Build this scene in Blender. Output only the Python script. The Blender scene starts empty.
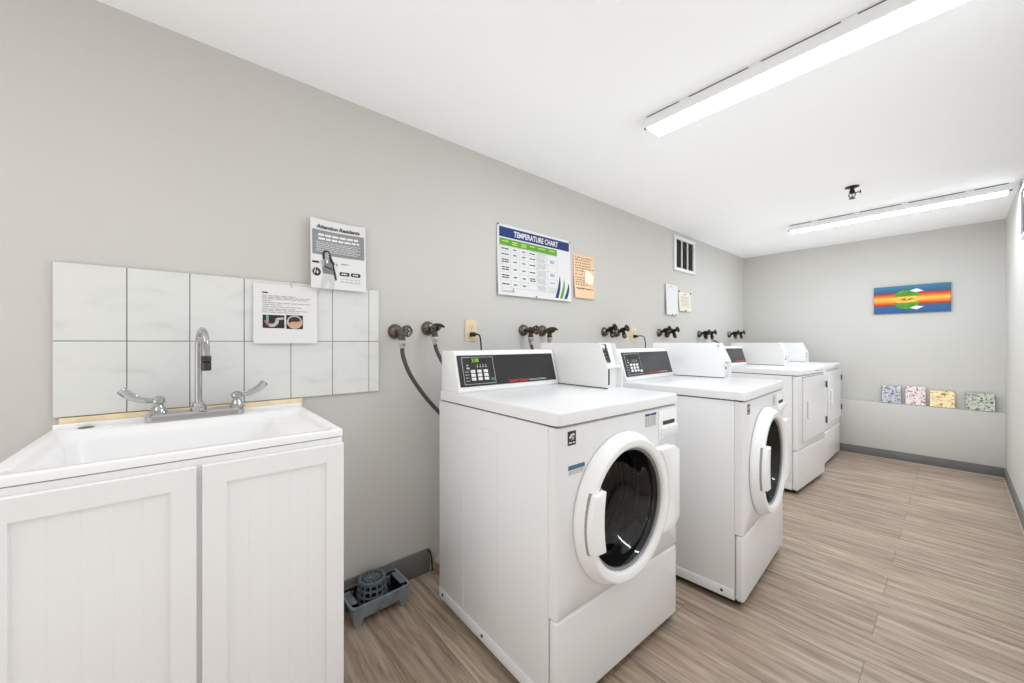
import bpy, bmesh, math, random
from mathutils import Vector, Matrix
random.seed(7)
PI = math.pi
SC = bpy.context.scene
COL = SC.collection

# ------------------------------------------------------------------ camera, light, exposure
CAMX, CAMZ = 1.7096, 1.14
ROOM_W, ROOM_H, BACK_Y, LEDGE_Y, FRONT_Y = 1.9905, 2.1886, 5.265, 5.205, -1.7
cam_data = bpy.data.cameras.new('camera')
cam = bpy.data.objects.new('camera', cam_data)
COL.objects.link(cam)
cam.location = (CAMX, 0, CAMZ)
cam.rotation_euler = (PI / 2, 0, math.radians(49.465))
cam_data.sensor_width = 36
cam_data.lens = 378.526 / 1024 * 36
cam_data.shift_y = 1.0 / 1024
cam_data.clip_start = 0.02
SC.camera = cam

world = bpy.data.worlds.new('world')
SC.world = world
world.use_nodes = True
world.node_tree.nodes['Background'].inputs[0].default_value = (0.83, 0.935, 1.0, 1)
world.node_tree.nodes['Background'].inputs[1].default_value = 0.3

SC.view_settings.view_transform = 'Standard'
SC.view_settings.look = 'None'
SC.view_settings.gamma = 1
SC.view_settings.use_curve_mapping = False
SC.view_settings.exposure = 0.62
LAMP_STRENGTH = 16.0


def area(name, loc, sx, sy, power, rot=(0, 0, 0)):
    l = bpy.data.lights.new(name, 'AREA')
    l.shape = 'RECTANGLE'; l.size = sx; l.size_y = sy; l.energy = power
    l.color = (0.975, 0.985, 1.0)
    o = bpy.data.objects.new(name, l); COL.objects.link(o)
    o.location = loc; o.rotation_euler = rot
    return o


# the room's third strip light and an added up-tilted fill light, both unseen behind the camera
area('rear_strip_lamp', (1.0, -0.95, ROOM_H - 0.08), 1.2, 0.1, 2.4)
area('rear_fill_light', (1.0, FRONT_Y + 0.03, 1.15), 1.5, 1.8, 4.2, (math.radians(125), 0, 0))
SC.cycles.use_fast_gi = True          # soft ambient fill, as in the bright exposure-blended photograph
SC.cycles.fast_gi_method = 'ADD'
world.light_settings.ao_factor = 0.205
world.light_settings.distance = 0.7
SC.cycles.max_bounces = 10
SC.cycles.diffuse_bounces = 7


# ------------------------------------------------------------------ materials
def lin(c):
    return tuple(((v / 255) / 12.92 if v / 255 <= 0.04045 else ((v / 255 + 0.055) / 1.055) ** 2.4) for v in c) + (1,)


def mat(name, rgb, rough=0.5, metal=0.0, spec=0.5, emit=0, noise=0.0, nscale=8, bump=0.0, bscale=200):
    m = bpy.data.materials.new(name); m.use_nodes = True
    nt = m.node_tree; b = nt.nodes['Principled BSDF']
    c = lin(rgb)
    b.inputs['Base Color'].default_value = c
    b.inputs['Roughness'].default_value = rough
    b.inputs['Metallic'].default_value = metal
    b.inputs['Specular IOR Level'].default_value = spec
    if emit:
        b.inputs['Emission Color'].default_value = c
        b.inputs['Emission Strength'].default_value = emit
    if noise or bump:
        tc = nt.nodes.new('ShaderNodeTexCoord')
    if noise:
        n = nt.nodes.new('ShaderNodeTexNoise'); n.inputs['Scale'].default_value = nscale; n.inputs['Detail'].default_value = 5
        nt.links.new(tc.outputs['Object'], n.inputs['Vector'])
        r = nt.nodes.new('ShaderNodeValToRGB')
        r.color_ramp.elements[0].position = 0.3; r.color_ramp.elements[1].position = 0.7
        r.color_ramp.elements[0].color = tuple(v * (1 - noise) for v in c[:3]) + (1,)
        r.color_ramp.elements[1].color = tuple(min(1, v * (1 + noise)) for v in c[:3]) + (1,)
        nt.links.new(n.outputs['Fac'], r.inputs['Fac']); nt.links.new(r.outputs['Color'], b.inputs['Base Color'])
    if bump:
        n2 = nt.nodes.new('ShaderNodeTexNoise'); n2.inputs['Scale'].default_value = bscale; n2.inputs['Detail'].default_value = 3
        nt.links.new(tc.outputs['Object'], n2.inputs['Vector'])
        bp = nt.nodes.new('ShaderNodeBump'); bp.inputs['Strength'].default_value = bump; bp.inputs['Distance'].default_value = 0.002
        nt.links.new(n2.outputs['Fac'], bp.inputs['Height']); nt.links.new(bp.outputs['Normal'], b.inputs['Normal'])
    return m


def ramp_node(nt, stops, interp='LINEAR'):
    r = nt.nodes.new('ShaderNodeValToRGB'); cr = r.color_ramp; cr.interpolation = interp
    cr.elements[0].position = stops[0][0]; cr.elements[0].color = lin(stops[0][1])
    cr.elements[1].position = stops[-1][0]; cr.elements[1].color = lin(stops[-1][1])
    for p, c in stops[1:-1]:
        e = cr.elements.new(p); e.color = lin(c)
    return r


M = {}
M['wall'] = mat('greige wall paint', (203, 201, 197), 0.7, spec=0.25, noise=0.012, nscale=1.5, bump=0.08, bscale=160)
M['ceiling'] = mat('white ceiling paint', (247, 248, 249), 0.85, spec=0.2, bump=0.1, bscale=120)
M['basegrey'] = mat('grey vinyl baseboard', (112, 113, 112), 0.5, noise=0.06, nscale=14)
M['caulk'] = mat('pale caulk line', (196, 188, 176), 0.6)
M['enamel'] = mat('white enamel', (230, 230, 231), 0.28, spec=0.5)
M['enamel2'] = mat('white satin plastic', (240, 240, 240), 0.35)
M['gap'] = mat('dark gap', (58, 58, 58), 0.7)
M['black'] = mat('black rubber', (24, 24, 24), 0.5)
M['panel'] = mat('charcoal control panel', (44, 44, 46), 0.22)
M['panel_line'] = mat('light grey print', (190, 190, 188), 0.5)
M['button'] = mat('white key', (228, 228, 226), 0.45)
M['green_key'] = mat('teal start key', (38, 128, 100), 0.45)
M['digits'] = mat('lit green digits', (128, 190, 40), 0.5, emit=0.35)
M['display'] = mat('dark display window', (30, 42, 22), 0.2)
M['red_print'] = mat('red print', (214, 62, 44), 0.5)
M['white_print'] = mat('white print', (232, 232, 230), 0.5)
M['steel'] = mat('stainless drum', (120, 120, 122), 0.3, metal=1.0)
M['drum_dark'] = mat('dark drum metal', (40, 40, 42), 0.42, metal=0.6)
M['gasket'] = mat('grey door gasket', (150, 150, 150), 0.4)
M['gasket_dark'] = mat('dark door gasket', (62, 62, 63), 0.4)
M['chrome'] = mat('chrome', (196, 196, 198), 0.06, metal=1.0)
M['chrome_dark'] = mat('chrome grooves', (90, 90, 92), 0.2, metal=1.0)
M['nickel'] = mat('tarnished nickel', (120, 114, 106), 0.17, metal=1.0, noise=0.15, nscale=40)
M['brass'] = mat('aged brass', (88, 78, 60), 0.32, metal=1.0, noise=0.35, nscale=50)
M['bronze'] = mat('dark bronze', (52, 43, 34), 0.38, metal=0.8, noise=0.3, nscale=50)
M['hose'] = mat('grey rubber hose', (74, 72, 70), 0.5)
M['hose_nut'] = mat('zinc coupling', (196, 194, 192), 0.35, metal=0.8)
M['outlet'] = mat('beige outlet plastic', (226, 208, 174), 0.4)
M['outlet_slot'] = mat('outlet slots', (60, 46, 34), 0.6)
M['cab'] = mat('white cabinet paint', (236, 236, 237), 0.42, noise=0.008, nscale=3)
M['sink'] = mat('white sink acrylic', (243, 243, 244), 0.2)
M['wood'] = mat('raw pine', (240, 222, 186), 0.6, noise=0.1, nscale=20)
M['grout'] = mat('grey grout', (150, 149, 147), 0.8)
M['paper'] = mat('white paper', (226, 226, 226), 0.6, spec=0.3)
M['cream'] = mat('cream paper', (228, 222, 206), 0.6, spec=0.3, noise=0.02, nscale=30)
M['peach'] = mat('peach paper', (240, 206, 170), 0.6, spec=0.3, noise=0.03, nscale=12)
M['tape'] = mat('clear tape patch', (250, 228, 204), 0.25)
M['ink'] = mat('black ink', (52, 52, 54), 0.6)
M['ink_soft'] = mat('grey ink', (150, 150, 152), 0.6)
M['ink_pale'] = mat('pale grey ink', (170, 170, 172), 0.6)
M['ink_brown'] = mat('brown ink', (92, 64, 44), 0.6)
M['navy'] = mat('navy print', (18, 44, 112), 0.45)
M['lime'] = mat('green print', (96, 162, 48), 0.45)
M['lime_pale'] = mat('pale yellow print', (206, 222, 120), 0.45)
M['block'] = mat('grey print block', (140, 141, 144), 0.5)
M['skin_print'] = mat('printed grey skin', (168, 168, 168), 0.5)
M['shirt_print'] = mat('printed grey shirt', (126, 126, 127), 0.5)
M['jean_print'] = mat('printed pale jeans', (204, 204, 205), 0.5)
M['photo_dark'] = mat('printed dark photo', (48, 38, 40), 0.4, noise=0.5, nscale=60)
M['photo_teal'] = mat('printed teal', (110, 170, 160), 0.4)
M['photo_rose'] = mat('printed rose', (170, 110, 112), 0.4)
M['photo_steel'] = mat('printed steel', (190, 186, 184), 0.4)
M['photo_hand'] = mat('printed hand', (216, 160, 118), 0.4)
M['pin'] = mat('dark pin', (70, 66, 62), 0.4)
M['tray'] = mat('slate blue plastic', (132, 142, 150), 0.45, noise=0.2, nscale=25)
M['tray_in'] = mat('black plastic', (26, 27, 28), 0.5)
M['basket'] = mat('grey green plastic', (96, 106, 112), 0.5, noise=0.08, nscale=40)
M['rubble'] = mat('broken plaster', (196, 184, 170), 0.9, noise=0.15, nscale=30)
M['rubble_red'] = mat('broken brick', (160, 110, 96), 0.9, noise=0.2, nscale=30)
M['lamp_body'] = mat('white lamp housing', (236, 236, 236), 0.4)
M['lamp_bright'] = mat('brighter lit lamp diffuser', (232, 245, 255), 0.4, emit=LAMP_STRENGTH * 1.4)
M['lamp'] = mat('lit lamp diffuser', (232, 245, 255), 0.4, emit=LAMP_STRENGTH)
M['vent_dark'] = mat('vent interior', (34, 34, 32), 0.7)
M['vent_slat'] = mat('vent louvre', (46, 46, 44), 0.6)
M['white_paint'] = mat('white painted metal', (236, 236, 234), 0.45)
M['sprk'] = mat('dark sprinkler metal', (52, 50, 48), 0.35, metal=0.7)
M['frame_dark'] = mat('dark picture print', (70, 68, 70), 0.5, noise=0.3, nscale=20)
M['slot_grey'] = mat('grey coin slide', (150, 150, 150), 0.3, metal=0.8)
M['blue_label'] = mat('blue label print', (70, 104, 134), 0.5)
M['grey_label'] = mat('pale grey label', (214, 214, 212), 0.5)
M['canvas_side_g'] = mat('grey canvas edge', (120, 118, 120), 0.8)
M['canvas_side_y'] = mat('ochre canvas edge', (176, 142, 70), 0.8)
M['canvas_side_p'] = mat('mauve canvas edge', (170, 150, 154), 0.8)
M['canvas_side_d'] = mat('dark canvas edge', (90, 92, 90), 0.8)
M['canvas_side_b'] = mat('blue canvas edge', (30, 70, 110), 0.7)
M['grass_paint'] = mat('green paint', (86, 150, 36), 0.5, noise=0.4, nscale=14)
M['white_paint_art'] = mat('white paint', (240, 240, 244), 0.5)
M['gold_paint'] = mat('gold paint', (248, 190, 70), 0.5, noise=0.15, nscale=20)
M['maroon_paint'] = mat('maroon paint', (120, 50, 40), 0.5)


def glass_mat():
    m = bpy.data.materials.new('smoky door glass'); m.use_nodes = True
    nt = m.node_tree; nt.nodes.remove(nt.nodes['Principled BSDF'])
    out = nt.nodes['Material Output']
    t = nt.nodes.new('ShaderNodeBsdfTransparent'); t.inputs[0].default_value = (0.5, 0.5, 0.51, 1)
    g = nt.nodes.new('ShaderNodeBsdfGlossy'); g.inputs['Roughness'].default_value = 0.04
    f = nt.nodes.new('ShaderNodeFresnel'); f.inputs['IOR'].default_value = 1.22
    mx = nt.nodes.new('ShaderNodeMixShader')
    mx.inputs[0].default_value = 0.06; nt.nodes.remove(f); nt.links.new(t.outputs[0], mx.inputs[1]); nt.links.new(g.outputs[0], mx.inputs[2])
    nt.links.new(mx.outputs[0], out.inputs['Surface'])
    return m


M['glass'] = glass_mat()


def tile_mat():
    m = mat('white marble tile', (236, 237, 235), 0.14)
    nt = m.node_tree; b = nt.nodes['Principled BSDF']
    tc = nt.nodes.new('ShaderNodeTexCoord')
    mp = nt.nodes.new('ShaderNodeMapping'); mp.inputs['Rotation'].default_value = (0.7, 0, 0); mp.inputs['Scale'].default_value = (1, 4, 11)
    n = nt.nodes.new('ShaderNodeTexNoise'); n.inputs['Scale'].default_value = 1.6; n.inputs['Detail'].default_value = 6; n.inputs['Distortion'].default_value = 0.5
    r = ramp_node(nt, [(0.0, (222, 223, 221)), (0.55, (220, 221, 219)), (0.68, (214, 215, 213)), (0.8, (202, 203, 201)), (1, (198, 198, 198))])
    nt.links.new(tc.outputs['Object'], mp.inputs['Vector']); nt.links.new(mp.outputs['Vector'], n.inputs['Vector'])
    nt.links.new(n.outputs['Fac'], r.inputs['Fac']); nt.links.new(r.outputs['Color'], b.inputs['Base Color'])
    return m


M['tile'] = tile_mat()


def floor_mat():
    m = bpy.data.materials.new('vinyl wood planks'); m.use_nodes = True
    nt = m.node_tree; b = nt.nodes['Principled BSDF']; L = nt.links.new
    tc = nt.nodes.new('ShaderNodeTexCoord')
    br = nt.nodes.new('ShaderNodeTexBrick')
    br.offset = 0.37; br.offset_frequency = 2
    br.inputs['Scale'].default_value = 1.0
    br.inputs['Brick Width'].default_value = 1.5
    br.inputs['Row Height'].default_value = 0.184
    br.inputs['Mortar Size'].default_value = 0.0012
    br.inputs['Mortar Smooth'].default_value = 0.1
    br.inputs['Bias'].default_value = 0.0
    br.inputs['Color1'].default_value = (0, 0, 0, 1); br.inputs['Color2'].default_value = (1, 1, 1, 1)
    br.inputs['Mortar'].default_value = (0.2, 0.2, 0.2, 1)
    L(tc.outputs['Object'], br.inputs['Vector'])
    # grain, shifted per plank
    sep = nt.nodes.new('ShaderNodeSeparateColor'); L(br.outputs['Color'], sep.inputs[0])
    mul = nt.nodes.new('ShaderNodeMath'); mul.operation = 'MULTIPLY'; mul.inputs[1].default_value = 37.0; L(sep.outputs[0], mul.inputs[0])
    cmb = nt.nodes.new('ShaderNodeCombineXYZ'); L(mul.outputs[0], cmb.inputs[0]); L(mul.outputs[0], cmb.inputs[2])
    mp = nt.nodes.new('ShaderNodeMapping'); mp.inputs['Scale'].default_value = (2.0, 30, 1)
    L(tc.outputs['Object'], mp.inputs['Vector'])
    add = nt.nodes.new('ShaderNodeVectorMath'); add.operation = 'ADD'; L(mp.outputs[0], add.inputs[0]); L(cmb.outputs[0], add.inputs[1])
    n = nt.nodes.new('ShaderNodeTexNoise'); n.inputs['Scale'].default_value = 1.5; n.inputs['Detail'].default_value = 6; n.inputs['Roughness'].default_value = 0.62; n.inputs['Distortion'].default_value = 0.6
    L(add.outputs[0], n.inputs['Vector'])
    r = ramp_node(nt, [(0.0, (100, 86, 77)), (0.33, (130, 115, 104)), (0.45, (160, 144, 131)), (0.55, (177, 162, 149)), (0.68, (197, 184, 171)), (1.0, (212, 201, 190))])
    L(n.outputs['Fac'], r.inputs['Fac'])
    # plank-wide tone
    r2 = ramp_node(nt, [(0, (240, 234, 232)), (1, (255, 255, 252))]); L(sep.outputs[0], r2.inputs['Fac'])
    mx = nt.nodes.new('ShaderNodeMix'); mx.data_type = 'RGBA'; mx.blend_type = 'MULTIPLY'; mx.inputs['Factor'].default_value = 1.0
    L(r.outputs['Color'], mx.inputs['A']); L(r2.outputs['Color'], mx.inputs['B'])
    # broad honey and mauve drifts
    n3 = nt.nodes.new('ShaderNodeTexNoise'); n3.inputs['Scale'].default_value = 0.5; n3.inputs['Detail'].default_value = 3; L(add.outputs[0], n3.inputs['Vector'])
    r3 = ramp_node(nt, [(0.3, (252, 244, 242)), (0.5, (255, 253, 250)), (0.7, (255, 252, 238))]); L(n3.outputs['Fac'], r3.inputs['Fac'])
    m3 = nt.nodes.new('ShaderNodeMix'); m3.data_type = 'RGBA'; m3.blend_type = 'MULTIPLY'; m3.inputs['Factor'].default_value = 1.0
    L(mx.outputs['Result'], m3.inputs['A']); L(r3.outputs['Color'], m3.inputs['B']); mx = m3
    mo = nt.nodes.new('ShaderNodeMix'); mo.data_type = 'RGBA'; mo.blend_type = 'MIX'
    L(br.outputs['Fac'], mo.inputs['Factor']); L(mx.outputs['Result'], mo.inputs['A']); mo.inputs['B'].default_value = lin((112, 98, 88))
    L(mo.outputs['Result'], b.inputs['Base Color'])
    b.inputs['Roughness'].default_value = 0.42
    bp = nt.nodes.new('ShaderNodeBump'); bp.inputs['Strength'].default_value = 0.12; bp.inputs['Distance'].default_value = 0.002
    L(n.outputs['Fac'], bp.inputs['Height']); L(bp.outputs['Normal'], b.inputs['Normal'])
    return m


M['floor'] = floor_mat()


def speckle_mat(name, stops, scale, stretch=(1, 1, 1), dist=1.0):
    m = mat(name, (200, 200, 200), 0.6)
    nt = m.node_tree; b = nt.nodes['Principled BSDF']
    tc = nt.nodes.new('ShaderNodeTexCoord')
    mp = nt.nodes.new('ShaderNodeMapping'); mp.inputs['Scale'].default_value = stretch
    n = nt.nodes.new('ShaderNodeTexNoise'); n.inputs['Scale'].default_value = scale; n.inputs['Detail'].default_value = 4; n.inputs['Distortion'].default_value = dist
    r = ramp_node(nt, stops)
    nt.links.new(tc.outputs['Object'], mp.inputs[0]); nt.links.new(mp.outputs[0], n.inputs['Vector'])
    nt.links.new(n.outputs['Fac'], r.inputs['Fac']); nt.links.new(r.outputs['Color'], b.inputs['Base Color'])
    return m


M['art_grey'] = speckle_mat('grey blue daubs', [(0, (50, 50, 58)), (0.40, (80, 82, 90)), (0.47, (190, 194, 204)), (0.52, (222, 226, 234)), (0.57, (140, 144, 154)), (0.62, (224, 226, 232)), (1, (240, 240, 244))], 55)
M['art_pink'] = speckle_mat('pink daubs', [(0, (110, 76, 84)), (0.39, (130, 96, 102)), (0.45, (236, 218, 220)), (0.6, (242, 230, 230)), (0.66, (176, 136, 144)), (0.7, (240, 228, 228)), (1, (244, 236, 236))], 42)
M['art_multi'] = speckle_mat('green mottle', [(0, (50, 60, 58)), (0.41, (80, 88, 84)), (0.47, (188, 210, 196)), (0.52, (220, 226, 212)), (0.57, (214, 206, 180)), (0.61, (150, 112, 104)), (0.66, (200, 214, 204)), (1, (230, 236, 226))], 60)
M['art_yellow'] = speckle_mat('yellow leaves', [(0, (140, 104, 66)), (0.38, (172, 132, 84)), (0.43, (244, 224, 172)), (0.6, (248, 232, 190)), (0.66, (196, 156, 100)), (0.7, (246, 228, 180)), (1, (250, 234, 190))], 26, (1, 1, 1.6), 0.8)


def stripes_mat():
    m = mat('sunset stripes', (200, 200, 200), 0.5)
    nt = m.node_tree; b = nt.nodes['Principled BSDF']
    tc = nt.nodes.new('ShaderNodeTexCoord'); sp = nt.nodes.new('ShaderNodeSeparateXYZ')
    n = nt.nodes.new('ShaderNodeTexNoise'); n.inputs['Scale'].default_value = 6
    mp = nt.nodes.new('ShaderNodeMapping'); mp.inputs['Scale'].default_value = (0.5, 1, 5)
    ad = nt.nodes.new('ShaderNodeMath'); ad.operation = 'MULTIPLY_ADD'; ad.inputs[1].default_value = 0.10; ad.inputs[2].default_value = -0.05
    ad2 = nt.nodes.new('ShaderNodeMath'); ad2.operation = 'ADD'
    r = ramp_node(nt, [(0, (36, 92, 146)), (0.24, (44, 96, 140)), (0.3, (150, 48, 36)), (0.36, (214, 86, 40)), (0.44, (246, 150, 50)), (0.52, (250, 196, 76)),
                       (0.6, (238, 128, 44)), (0.68, (206, 70, 38)), (0.73, (160, 44, 34)), (0.77, (40, 86, 124)), (1, (56, 122, 156))])
    L = nt.links.new
    L(tc.outputs['Generated'], sp.inputs[0]); L(tc.outputs['Object'], mp.inputs[0]); L(mp.outputs[0], n.inputs['Vector'])
    L(n.outputs['Fac'], ad.inputs[0]); L(ad.outputs[0], ad2.inputs[0]); L(sp.outputs[2], ad2.inputs[1]); L(ad2.outputs[0], r.inputs['Fac'])
    L(r.outputs['Color'], b.inputs['Base Color'])
    return m


M['stripes'] = stripes_mat()


# ------------------------------------------------------------------ geometry helpers
class MB:
    """collects shapes, then links them as ONE mesh object"""

    def __init__(self):
        self.bm = bmesh.new(); self.mats = []

    def mi(self, m):
        if m not in self.mats: self.mats.append(m)
        return self.mats.index(m)

    def add(self, verts, faces, m, xf=None):
        i = self.mi(m)
        vs = [self.bm.verts.new(xf @ Vector(v) if xf else v) for v in verts]
        for f in faces:
            try:
                fc = self.bm.faces.new([vs[k] for k in f]); fc.material_index = i
            except ValueError:
                pass
        return self

    def merge(self, bm2, m, xf=None):
        bm2.verts.ensure_lookup_table(); bm2.verts.index_update()
        self.add([v.co.copy() for v in bm2.verts], [[v.index for v in f.verts] for f in bm2.faces], m, xf)
        bm2.free(); return self

    def box(self, x0, x1, y0, y1, z0, z1, m, bev=0, seg=2, xf=None):
        b = bmesh.new(); bmesh.ops.create_cube(b, size=1)
        for v in b.verts:
            v.co = Vector(((x0 + x1) / 2 + v.co.x * (x1 - x0), (y0 + y1) / 2 + v.co.y * (y1 - y0), (z0 + z1) / 2 + v.co.z * (z1 - z0)))
        if bev:
            bmesh.ops.bevel(b, geom=list(b.edges), offset=bev, segments=seg, affect='EDGES', profile=0.5)
        return self.merge(b, m, xf)

    def prism(self, poly, axis, a, b, m, bev=0, seg=2, xf=None):
        """poly: 2D points in the two other axes (order x,y,z without `axis`), extruded a..b"""
        def p(q, t):
            return {'x': (t, q[0], q[1]), 'y': (q[0], t, q[1]), 'z': (q[0], q[1], t)}[axis]
        bm2 = bmesh.new(); n = len(poly)
        A = [bm2.verts.new(p(q, a)) for q in poly]; B = [bm2.verts.new(p(q, b)) for q in poly]
        bm2.faces.new(A); bm2.faces.new(B[::-1])
        for i in range(n):
            bm2.faces.new([A[i], B[i], B[(i + 1) % n], A[(i + 1) % n]])
        bmesh.ops.recalc_face_normals(bm2, faces=bm2.faces)
        if bev:
            bmesh.ops.bevel(bm2, geom=list(bm2.edges), offset=bev, segments=seg, affect='EDGES', profile=0.5)
        return self.merge(bm2, m, xf)

    def loft(self, loops, m, cap0=False, cap1=False, closed=True, xf=None):
        n = len(loops[0]); vs = [p for l in loops for p in l]; fs = []
        for k in range(len(loops) - 1):
            for i in range(n if closed else n - 1):
                j = (i + 1) % n
                fs.append([k * n + i, k * n + j, (k + 1) * n + j, (k + 1) * n + i])
        if cap0: fs.append(list(range(n))[::-1])
        if cap1: fs.append([(len(loops) - 1) * n + i for i in range(n)])
        return self.add(vs, fs, m, xf)

    def lathe(self, prof, origin, axis, m, n=32, cap0=True, cap1=True, xf=None):
        """prof: (radius, distance along axis)"""
        ax = Vector(axis).normalized(); o = Vector(origin)
        u = ax.orthogonal().normalized(); w = ax.cross(u)
        loops = [[o + ax * h + (u * math.cos(2 * PI * i / n) + w * math.sin(2 * PI * i / n)) * max(r, 1e-5) for i in range(n)] for r, h in prof]
        return self.loft(loops, m, cap0, cap1, xf=xf)

    def cyl(self, p0, p1, r, m, r1=None, n=20, xf=None):
        p0 = Vector(p0); d = Vector(p1) - p0
        return self.lathe([(r, 0), (r if r1 is None else r1, d.length)], p0, d, m, n, xf=xf)

    def tube(self, pts, r, m, n=12, xf=None, closed=False, flat=1.0):
        pts = [Vector(p) for p in pts]; loops = []; prev = None
        N = len(pts)
        for i, p in enumerate(pts):
            if closed: t = (pts[(i + 1) % N] - pts[i - 1]).normalized()
            else: t = (pts[min(i + 1, N - 1)] - pts[max(i - 1, 0)]).normalized()
            if prev is None: u = t.orthogonal().normalized()
            else: u = (prev - t * prev.dot(t)).normalized()
            prev = u; w = t.cross(u); rr = r[i] if isinstance(r, (list, tuple)) else r
            loops.append([p + (u * math.cos(2 * PI * k / n) + w * math.sin(2 * PI * k / n) * flat) * rr for k in range(n)])
        if closed: loops.append(loops[0])
        return self.loft(loops, m, not closed, not closed, xf=xf)

    def build(self, name, parent=None, angle=38, loc=None):
        me = bpy.data.meshes.new(name)
        bmesh.ops.remove_doubles(self.bm, verts=self.bm.verts, dist=1e-6)
        bmesh.ops.recalc_face_normals(self.bm, faces=self.bm.faces)
        self.bm.to_mesh(me); self.bm.free()
        for m in self.mats: me.materials.append(M[m])
        for p in me.polygons: p.use_smooth = True
        me.set_sharp_from_angle(angle=math.radians(angle))
        o = bpy.data.objects.new(name, me); COL.objects.link(o)
        if parent: o.parent = parent
        if loc: o.location = loc
        return o


def smooth(pts, sub=8):
    """Catmull-Rom through pts"""
    pts = [Vector(p) for p in pts]; out = []
    for i in range(len(pts) - 1):
        p0 = pts[max(i - 1, 0)]; p1 = pts[i]; p2 = pts[i + 1]; p3 = pts[min(i + 2, len(pts) - 1)]
        for k in range(sub):
            t = k / sub
            out.append(0.5 * ((2 * p1) + (p2 - p0) * t + (2 * p0 - 5 * p1 + 4 * p2 - p3) * t * t + (-p0 + 3 * p1 - 3 * p2 + p3) * t ** 3))
    out.append(pts[-1]); return out


def rrect(x0, x1, y0, y1, r, z, n=6):
    pts = []
    for cx, cy, a0 in ((x1 - r, y1 - r, 0), (x0 + r, y1 - r, 90), (x0 + r, y0 + r, 180), (x1 - r, y0 + r, 270)):
        for k in range(n + 1):
            a = math.radians(a0 + 90 * k / n)
            pts.append((cx + r * math.cos(a), cy + r * math.sin(a), z))
    return pts


def rrect2(x0, x1, y0, y1, r, n=5):
    return [(p[0], p[1]) for p in rrect(x0, x1, y0, y1, r, 0, n)]


def thing(name, label, cat, loc=(0, 0, 0), rz=0, group=None):
    o = bpy.data.objects.new(name, None); COL.objects.link(o)
    o.empty_display_size = 0.1
    o.location = loc; o.rotation_euler = (0, 0, rz)
    return tag(o, label, cat, group)


def tag(o, label, cat, group=None):
    o['label'] = label; o['category'] = cat
    if group: o['group'] = group
    return o


def struct(o):
    o['kind'] = 'structure'; return o


def text_geo(body, size, bold=0.0, shear=0.0, spacing=1.0):
    cu = bpy.data.curves.new('lettering', 'FONT')
    cu.body = body; cu.size = size; cu.offset = bold; cu.shear = shear; cu.space_character = spacing
    cu.align_x = 'LEFT'; cu.resolution_u = 3
    ob = bpy.data.objects.new('lettering', cu)
    me = bpy.data.meshes.new_from_object(ob)
    vs = [v.co.copy() for v in me.vertices]; fs = [list(p.vertices) for p in me.polygons]
    bpy.data.objects.remove(ob); bpy.data.curves.remove(cu); bpy.data.meshes.remove(me)
    return vs, fs


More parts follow.
